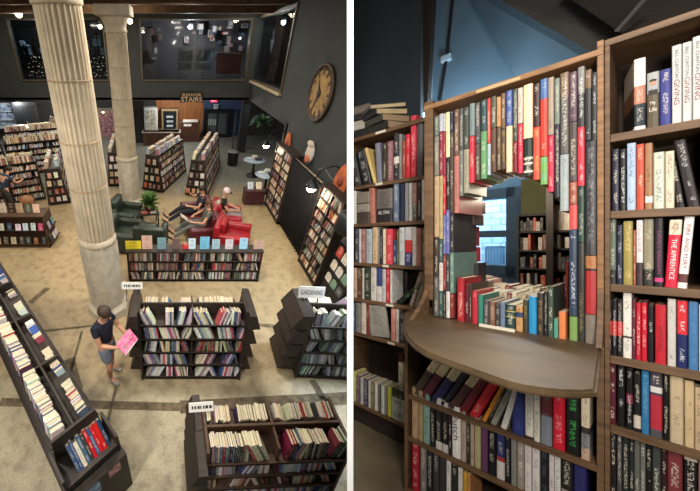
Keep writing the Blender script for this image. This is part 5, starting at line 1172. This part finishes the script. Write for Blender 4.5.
# person with a pale cap in the red armchair
J = two({'pelvis': (0, .08, .55), 'chest': (0, .16, .9), 'neck': (0, .12, 1.1), 'head': (0, .06, 1.23), 'shoulder*': (.18, .15, 1.0), 'elbow*': (.24, -.02, .74), 'wrist*': (.12, -.24, .7), 'hand*': (.08, -.32, .69), 'hip*': (.1, .04, .54), 'knee*': (.14, -.42, .56), 'ankle*': (.13, -.46, .1), 'toe*': (.14, -.62, .05)})
person(RC1, J, 'seated person in black shirt and pale pink cap in the red armchair', (60, 44, 36), (28, 28, 32), (150, 130, 130), shoes=(190, 180, 170), cap=(226, 206, 204), s=1.0)
p = at(217, 229); B_ = RT(p.x+.05, p.y+.12, 20)
e = empty('backpack', B_ @ Matrix.Translation((0, 0, .62)), 'cream and grey backpack standing between the two red armchairs', 'bag')
MB().ball((0, 0, .16), .2, 1, .7, 1.0).build('body', mat('cream_canvas', (196, 190, 172), .8, .3, 9, c2=(110, 112, 108)), e, True); MB().ball((0, -.12, .1), .11, 1, .5, .9).build('pocket', mat('grey_canvas', (130, 132, 126), .8), e, True); MB().tube([(-.05, 0, .34), (-.04, 0, .42), (.04, 0, .42), (.05, 0, .34)], .012, 8).build('handle', black_m, e, True)
MB().box(-.15, .15, -.12, .12, -.62, -.02).build('stool', black_w, e)
# browsing reader at the far left
p = at(14, 214); BM = RT(p.x, p.y, 150)
person(BM, two({'pelvis': (0, .05, .92), 'chest': (0, -.08, 1.22), 'neck': (0, -.22, 1.38), 'head': (0, -.32, 1.46), 'shoulder*': (.18, -.12, 1.32), 'elbow*': (.24, -.3, 1.08), 'wrist*': (.16, -.5, 1.06), 'hand*': (.12, -.58, 1.06), 'hip*': (.09, .05, .88), 'knee*': (.1, .0, .48), 'ankle*': (.1, .06, .09), 'toe*': (.12, -.1, .05)}),
  'person in blue shirt bending over the books at the far left', (34, 28, 26), (44, 62, 80), (60, 56, 54), s=1.0)
p = at(31, 214); o = empty('tote_bag', RT(p.x, p.y, 20), 'brown leather bag standing behind the low face-out display', 'bag'); MB().ball((0, 0, .5), .22, 1.1, .7, .9).build('body', mat('tan_leather', (150, 104, 66), .5, .2), o, True); MB().tube([(-.12, 0, .64), (-.08, 0, .82), (.08, 0, .82), (.12, 0, .64)], .015, 8).build('handle', mat('tan_leather', (150, 104, 66)), o, True); MB().box(-.18, .18, -.13, .13, 0, .32).build('stand', black_w, o)
# ------------------------------------------------------------- under the mezzanine
yb = YE-.02
a, b = Py(157, 130, yb).x, Py(202, 130, yb).x
plank = mat('orange_brown_planks', (150, 96, 54), .6, .25, 3, stretch=(7, 1, .4))
o = MB().box(a, b, yb-.05, yb, 0, ZF-.03).build('wood_panelling', plank); tag(o, 'orange brown vertical plank panelling under the elevator sign', 'panelling'); o['kind'] = 'structure'; o.name = 'wall_planks'
a2, b2 = Py(202, 130, yb).x, Py(242, 130, yb).x
o = MB().box(a2, b2, yb-.06, yb, 0, ZF-.03).build('wall_blue', mat('deep_blue_paint', (52, 74, 112), .7, .1)); o['kind'] = 'structure'
def machine(u0, v0, u1, v1, y, name, label, cat, body, front, d=.5, z0=None):
    A, B = Py(u0, v1, y), Py(u1, v0, y); w, h = B.x-A.x, B.z-max(0, A.z)
    e = empty(name, Vector((A.x, y, max(0, A.z) if z0 is None else z0)), label, cat); h = B.z-(max(0, A.z) if z0 is None else z0)
    MB().box(0, w, 0, d, 0, h, bev=.01).build('body', body, e)
    MB().box(w*.1, w*.9, -.012, .002, h*.12, h*.92).build('front_panel', front, e)
    return e, w, h
dkm = mat('dark_glass_front', (34, 38, 42), .2, .2, 6); lit = mat('lit_display_panel', (190, 205, 215), .5, .3, 14, emit=.5)
e, w, h = machine(202, 110, 233, 158, YE-.5, 'elevator_door', 'dark framed glass double door on the blue wall', 'door', iron, dkm, d=.4, z0=0)
for k in range(2): MB().box(w*(.14+.37*k), w*(.44+.37*k), -.02, -.012, h*.14, h*.88).build('glass_leaf', mat('grey_door_glass', (72, 80, 86), .2, .2, 5), e)
mb = MB()
for k in range(5): mb.box(w*(.16+.06*k), w*(.19+.06*k), -.028, -.02, h*.46, h*.68)
mb.build('white_bottles_poster', mat('pale_poster', (170, 180, 184), .5, .3, 12), e)
e, w, h = machine(178, 122, 200, 160, YE-1.6, 'booth', 'dark brown wooden booth left of the blue wall', 'booth', brown_w, mat('dark_brown_front', (64, 38, 28), .5), z0=0); MB().box(w*.2, w*.9, -.05, 0, h*1.0, h*1.12).box(w*.25, w*.6, -.03, 0, h*.8, h*.9).build('white_box', mat('white_plastic', (206, 206, 202), .5), e)
e, w, h = machine(162, 109, 178, 134, YE-.7, 'elevator', 'dark elevator opening with pale trim in the plank wall', 'elevator', mat('pale_trim', (150, 130, 100), .5), dkm, d=.6)
for k in range(3): MB().box(w*.3, w*.7, -.03, -.012, h*(.3+.18*k), h*(.38+.18*k)).build('notice', mat('pale_blue_notice', (170, 186, 196), .5, .2), e)
e, w, h = machine(145, 108, 157, 134, YE-2.0, 'display_cabinet', 'white display cabinet with papers on the counter', 'cabinet', mat('white_cabinet', (186, 194, 200), .5), mat('cluttered_papers', (170, 170, 160), .6, .5, 8))
e, w, h = machine(144, 132, 180, 156, YE-2.4, 'counter', 'dark counter with pale top before the plank wall', 'counter', brown_w, mat('dark_brown_front', (64, 38, 28)), d=.6, z0=0); MB().box(-.05, w+.05, -.05, .65, h-.05, h).build('counter_top', mat('pale_counter_top', (160, 150, 140), .4), e)
e, w, h = machine(134, 102, 144, 160, YE-1.8, 'door_panel', 'tall black door at the left end of the plank wall', 'door', black_m, mat('black_front', (28, 30, 32), .4), d=.3, z0=0)
e, w, h = machine(237, 100, 252, 152, 15.8, 'banner_stand', 'tall black panel right of the blue wall', 'panel', black_m, mat('black_front', (28, 30, 32)), d=.3, z0=0)
e, w, h = machine(231, 112, 237, 158, 16.6, 'poster_stand', 'narrow dark poster stand left of the tall black panel', 'stand', black_m, mat('poster_mix', (90, 96, 110), .5, .6, 10), d=.2, z0=0)
p = Py(214, 100.5, yb-.3); e = empty('exit_sign', p, 'small glowing red exit sign high on the blue wall', 'sign'); MB().box(-.2, .2, 0, .06, -.09, .09, bev=.01).build('body', mat('red_exit_glow', (255, 60, 100), .4, 0, emit=1.2), e); text_mesh('EXIT', .28, .11, mat('exit_white', (255, 220, 225), .5, 0, emit=1), e, Matrix.Translation((0, -.004, 0)) @ UPRIGHT_TEXT)
p = Py(216, 106.5, yb-.2); e = empty('wall_notice', p, 'small white notice under the exit sign', 'notice'); MB().box(-.13, .13, 0, .02, -.12, .12).build('card', mat('white_notice', (200, 214, 220), .5, .1), e); MB().box(-.08, .08, -.004, 0, -.06, .06).build('pictogram', mat('notice_blue', (90, 130, 150), .5), e)
# hanging sign
pA, pB = Py(180, 103, YB-.06), Py(203.5, 92, YB-.06); w = pB.x-pA.x; cz = (pA.z+pB.z)/2; h = pB.z-pA.z
e = empty('hanging_sign', Vector(((pA.x+pB.x)/2, YB-.06, cz)), 'black sign reading ELEVATOR STAIRS on the mezzanine edge', 'sign')
arc = [Vector((-w/2+w*i/10, 0, -h/2+.06*h*math.sin(PI*i/10)*2)) for i in range(11)]+[Vector((w/2-w*i/10, 0, h/2+.1*h*math.sin(PI*i/10))) for i in range(11)]
MB().prism(arc, (0, .05, 0)).build('board', black_m, e)
gold = mat('pale_sign_letters', (214, 178, 140), .5, .05)
text_mesh('ELEVATOR', w*.8, h*.26, gold, e, Matrix.Translation((0, -.006, h*.24)) @ UPRIGHT_TEXT); text_mesh('STAIRS', w*.9, h*.42, gold, e, Matrix.Translation((0, -.006, -h*.17)) @ UPRIGHT_TEXT)
# shop corner at the far left under the mezzanine
e, w, h = machine(-4, 103, 26, 128, YE-1.2, 'shop_shelf', 'brightly lit shelf of pale boxes at the far left', 'shelf', mat('white_shelf', (170, 176, 180), .6), mat('blue_white_boxes', (150, 168, 190), .5, .6, 7), d=.4)
mb = MB()
for k in range(3): mb.box(0, w, -.15, 0, h*k/3, h*k/3+.04)
mb.build('shelf', mat('white_shelf', (170, 176, 180)), e)
e, w, h = machine(20, 102, 34, 135, YE-2, 'dark_door', 'black doorway right of the brightly lit shelf', 'door', black_m, mat('black_front', (28, 30, 32)), d=.3, z0=0)
a, b = Py(42, 150, 16.2), Py(64, 112, 16.2)
e = empty('poster_rack', Matrix.Translation((a.x, 16.2, a.z)) @ Matrix.Rotation(.45, 4, 'Y'), 'tilted grey rack of red picture cards behind the nearest column', 'rack'); w, h = b.x-a.x, b.z-a.z
MB().box(0, w, 0, .06, 0, h).build('board', mat('grey_board', (120, 116, 112), .6), e)
for r in range(4):
    for k in range(4): MB().box(w*(.06+.23*k), w*(.25+.23*k), -.02, 0, h*(.05+.24*r), h*(.25+.24*r)).build('picture_card', mat('red_card_%d' % ((r+k) % 2), ((130, 40, 48), (170, 150, 140))[(r+k) % 2], .5, .4, 10), e)
e, w, h = machine(102, 108, 116, 150, YE-1.2, 'shop_shelf', 'narrow shelf of pink and grey goods between the columns', 'shelf', mat('grey_board', (120, 116, 112)), mat('pink_grey_goods', (150, 110, 120), .5, .6, 9), d=.4, z0=0)
lamp('table_lamp', Py(27, 126, 16), 'warm glowing lamp among the shelves at the far left', .09, power=30); lamp('table_lamp', Py(103, 112, 17.5), 'small warm lamp just right of the nearest column', .05, power=8)
# ------------------------------------------------------------- right wall
wood_disc = mat('old_clock_face', (150, 116, 62), .6, .25, 5); dkw = mat('clock_dark', (70, 50, 30), .6)
p = Px(320.5, 93.5, XW-.03); r = .62
e = empty('wall_clock', Matrix.Translation(p) @ Matrix.Rotation(-PI/2, 4, 'Y'), 'large round brown wall clock with dark roman markers', 'clock')
MB().lathe([(r*1.04, 0), (r*1.06, .03), (r*1.0, .05), (r*.97, .05), (r*.97, .03)], 64).build('rim', dkw, e, True); MB().lathe([(r*.98, .028), (r*.5, .034)], 64).build('dial', wood_disc, e)
for k in range(12):
    a = k*PI/6; Mk = Matrix.Rotation(a, 4, 'Z') @ Matrix.Translation((r*.78, 0, .036)); MB().box(-.08, .08, -.022, .022, 0, .006, M=Mk).box(-.08, .08, .034, .05, 0, .006, M=Mk).build('hour_mark', dkw, e)
for a, L in ((.5, .34), (2.7, .46)): MB().prism([Vector((math.cos(a+q)*l, math.sin(a+q)*l, .044)) for q, l in ((1.4, .05), (-1.4, .05), (-.08, L*.6), (0, L), (.08, L*.6))], (0, 0, .008)).build('hand', black_m, e)
MB().lathe([(.09, .04), (.09, .06), (.05, .065)], 24).build('hub', black_m, e)
curt = mat('black_curtain', (24, 24, 27), .9, .2, 3)
mb = MB(); ya, yb_ = 6.2, 8.1; n = 90
va = []; 
for i in range(n+1):
    f = i/n; y = ya+(yb_-ya)*f; x = 3.5+.045*math.sin(f*2*PI*13)
    va.append((mb.bm.verts.new((x, y, .03)), mb.bm.verts.new((x-.02, y, 2.12))))
for i in range(n): mb.bm.faces.new((va[i][0], va[i+1][0], va[i+1][1], va[i][1]))
e = empty('curtain', Vector((3.5, 7.1, 0)), 'black floor length curtain hanging on the right wall between the bookcases', 'curtain')
o = mb.build('cloth', curt, e, True); o.matrix_local = Matrix.Translation((-3.5, -7.1, 0)); sm = o.modifiers.new('thick', 'SOLIDIFY'); sm.thickness = .012
o = MB().tube([(3.5, 5.9, 2.17), (3.5, 8.25, 2.17)], .02, 10).build('rod', mat('steel_rod', (150, 140, 120), .35, .1, metal=.7), e, True); o.matrix_local = Matrix.Translation((-3.5, -7.1, 0))
def sconce(u, v, label, power):
    p = Px(u, v, 3.2); e = empty('wall_lamp', p, label, 'lamp')
    MB().tube([(XW-3.2, .0, .38), (XW-3.3, 0, .46), (.15, 0, .4), (0, 0, .12)], .014, 8).build('arm', iron, e, True)
    MB().lathe([(.02, .13), (.05, .12), (.14, -.01), (.15, -.03), (.13, -.02), (.04, .09)], 32).build('lamp_shade', iron, e, True); MB().ball((0, 0, -.05), .11).build('bulb', bulb, e, True)
    l = bpy.data.lights.new('wall_lamp', 'POINT'); l.energy = power; l.color = (1, .86, .64); l.shadow_soft_size = .08; o = bpy.data.objects.new('wall_lamp_light', l); COL.objects.link(o); o.location = p+Vector((-.05, -.05, -.16))
sconce(312, 185.5, 'lit wall lamp above the right wall bookcase by the curtain', 26); sconce(266.5, 143.5, 'lit wall lamp above the round tables', 22)
terr = mat('orange_terracotta', (196, 104, 62), .6, .25, 6)
for u, v, s, lb in ((287.5, 147, .33, 'orange terracotta wall plaque left of the pale mask'), (341, 186, .36, 'orange terracotta wall plaque cut by the right edge, beside the lamp')):
    e = empty('wall_plaque', Px(u, v, XW-.03), lb, 'plaque'); MB().prism([Vector((0, s*math.cos(a)*(.6 if abs(math.sin(a)) > .7 else .72), s*math.sin(a)*1.35)) for a in [k*PI/6+.26 for k in range(12)]], (-.05, 0, 0)).build('plaque_body', terr, e); MB().ball((-.06, 0, .1), s*.3, .4, 1, 1).ball((-.06, 0, -.2), s*.2, .4, 1, 1.4).build('relief', mat('dark_terracotta', (140, 66, 40), .6), e, True)
e = empty('wall_mask', Px(310, 153, XW-.05), 'pale sculpted mask with orange cheek on the right wall', 'mask'); MB().ball((0, 0, 0), .24, .35, .8, 1.2).ball((-.08, 0, .0), .05, 1, .8, 1.6).ball((-.04, 0, .24), .12, .5, 1.4, .7).build('mask_body', mat('plaster_white', (196, 180, 168), .7, .1), e, True); MB().ball((-.07, -.06, -.14), .1, .5, 1, 1.1).build('cheek', terr, e, True)
# cable along the wall
o = MB().tube([Px(318, 170, XW-.02), Px(325, 168, XW-.02), Px(331, 178, XW-.02), Px(338, 183, XW-.02)], .015, 8).build('wall_cable', mat('grey_cable', (110, 110, 108), .5)); tag(o, 'grey cable looping along the right wall beside the lamp', 'cable')
# round tables and goods in the corner
for k, (u, v, lb) in enumerate(((252, 176, 'round pale blue table further from us by the right wall'), (264, 192, 'round pale blue table nearer to us by the right wall'))):
    p = Pz(u, v); e = empty('round_table', p, lb, 'table'); MB().lathe([(.42, .7), (.46, .71), (.46, .735), (.0001, .74)], 48).build('table_top', mat('pale_blue_top', (150, 168, 182), .4, .1), e, True); MB().lathe([(.28, 0), (.28, .03), (.05, .06), (.04, .7)], 24).build('pedestal', iron, e, True)
    for j, (dx, dy, c, s) in enumerate(((-.2, .1, (200, 200, 196), .12), (.15, -.05, (60, 60, 70), .14), (.05, .22, (220, 214, 200), .1))):
        o = MB().box(-s, s, -s*.7, s*.7, 0, .05+.03*j, bev=.01).build('leaflet_stack', mat('leaflet_%d_%d' % (k, j), c, .6, .2, 14)); o.location = p+Vector((dx, dy, .742)); tag(o, f'{("white", "dark", "cream")[j]} leaflet stack on the {("further", "nearer")[k]} round table', 'leaflets')
p = Pz(232, 165); e = empty('trash_bin', p, 'round black bin beside the tall black panel', 'bin'); MB().lathe([(.2, 0), (.24, .02), (.26, .62), (.27, .64), (.25, .64), (.24, .5)], 32).build('body', black_m, e, True); MB().lathe([(.25, .63), (.26, .66), (.12, .7)], 32).build('lid', mat('bin_rim', (120, 120, 118), .4), e, True)
plant(Matrix.Translation(Px(262, 122, 3.3)), 'hanging green plant high above the round tables', 80, .45, .4, 8, pot=False, name='hanging_plant', lm=mat('dark_leaves', (50, 84, 52), .5, .4, 8))
p = Pz(252, 205); e = empty('bench_box', RT(p.x+.05, p.y+.2, 0), 'dark maroon chest before the round tables', 'chest'); MB().box(-.35, .35, -.2, .2, 0, .5, bev=.015).build('body', mat('maroon_chest', (70, 34, 36), .5, .2), e); MB().box(-.37, .37, -.22, .22, .5, .55, bev=.01).build('lid', mat('maroon_chest', (70, 34, 36)), e)
for k, (dx, c) in enumerate(((-.15, (190, 200, 210)), (.15, (210, 196, 170)))): make_book(e.matrix_world @ Matrix.Translation((dx-.1, -.05, .555)) @ Matrix.Rotation(math.radians(-35), 4, 'X'), .2, .26, .03, c, None, None, ('pale blue', 'cream')[k]+' face-out book on the maroon chest', 'books on the chest', name='displayed_book')
# face-out board at the right end of the wall
M = Matrix.Translation((3.36, 4.74, 0)) @ Matrix.Rotation(-PI/2, 4, 'Z'); e = empty('display_board', M, 'black sloping board of face-out books at the right edge', 'board')
MB().prism([Vector((-.32, .1, 0)), Vector((.45, .1, 0)), Vector((.45, .2, 1.8)), Vector((-.32, .2, 1.8))], (0, .05, 0)).box(-.32, .45, .0, .25, 1.8, 1.83).build('board', black_m, e)
for r in range(4):
    z = .45+.33*r; MB().box(-.32, .45, .06+z*.05, .13+z*.05, z-.015, z).build('ledge', black_m, e)
    for k in range(3): make_book(M @ Matrix.Translation((-.28+.24*k, .085+z*.05, z)) @ Matrix.Rotation(math.radians(-8), 4, 'X'), .2, .27, .02, ((214, 206, 196), (190, 70, 60), (120, 150, 130), (226, 214, 196), (90, 90, 96))[(r*3+k*2) % 5], None, None, f'{("cream", "red", "green", "pale", "grey")[(r*3+k*2) % 5]} face-out book, {ordn(k)} on the {ordn(r)} ledge of the black board', 'books on the black board', name='displayed_book')
e = empty('speaker', Vector((3.36, 4.74, 1.832)), 'round black speaker on top of the black face-out board', 'speaker'); MB().lathe([(.2, 0), (.23, .04), (.23, .36), (.2, .4)], 32).build('body', black_m, e, True); MB().lathe([(.16, .4), (.14, .41), (.05, .405)], 32).build('grille', iron, e, True)
build_all_books(310)
# ------------------------------------------------------------- light of the hall
w = bpy.data.worlds.new('world'); S.world = w; w.use_nodes = True
w.node_tree.nodes['Background'].inputs[0].default_value = lin((200, 196, 190)); w.node_tree.nodes['Background'].inputs[1].default_value = .12
for i, (x, y, e_) in enumerate(((-3.2, 2.4, 150), (.5, 5.0, 230), (-5, 7.5, 190), (.2, 10.6, 200), (-4.5, 12.2, 130))):
    area(f'hall_track_light_{i}', (x, y, 5.9), (x, y, 0), .6, e_, (1, .91, .78), room=False)
for i, (x, y) in enumerate(((-6.5, 17), (.2, 17))): point(f'under_mezzanine_fill_{i}', (x, y, 2.3), 230, (1, .92, .8), .1, room=False)  # unseen fill lights added to brighten the area below the mezzanine
l = bpy.data.lights.new('mezzanine_front_light', 'SPOT'); l.energy = 900; l.color = (1, .93, .83); l.spot_size = math.radians(62); l.spot_blend = .5; l.shadow_soft_size = .3  # unseen spot behind the eye, added to light spines facing it
o = bpy.data.objects.new('mezzanine_front_light', l); COL.objects.link(o); P_, T_ = Vector((-2.2, -1.2, 5.7)), Vector((-.9, 4.6, .4))
o.matrix_world = Matrix.Translation(P_) @ (T_-P_).to_track_quat('-Z', 'Y').to_matrix().to_4x4()
point('alcove_light', (XW+1.4, 12.5, 2.2), 40, (.9, .95, 1), .1, room=False)
point('shop_fill', (-8.6, 17.2, 2.25), 150, (.95, .97, 1), .1, room=False)  # unseen fill added to brighten the shop corner
point('upstairs_left_fill', (-6, YB+.8, 5.4), 60, (.8, .9, 1), .08, room=False)  # unseen fill added to brighten the shelving behind the left window
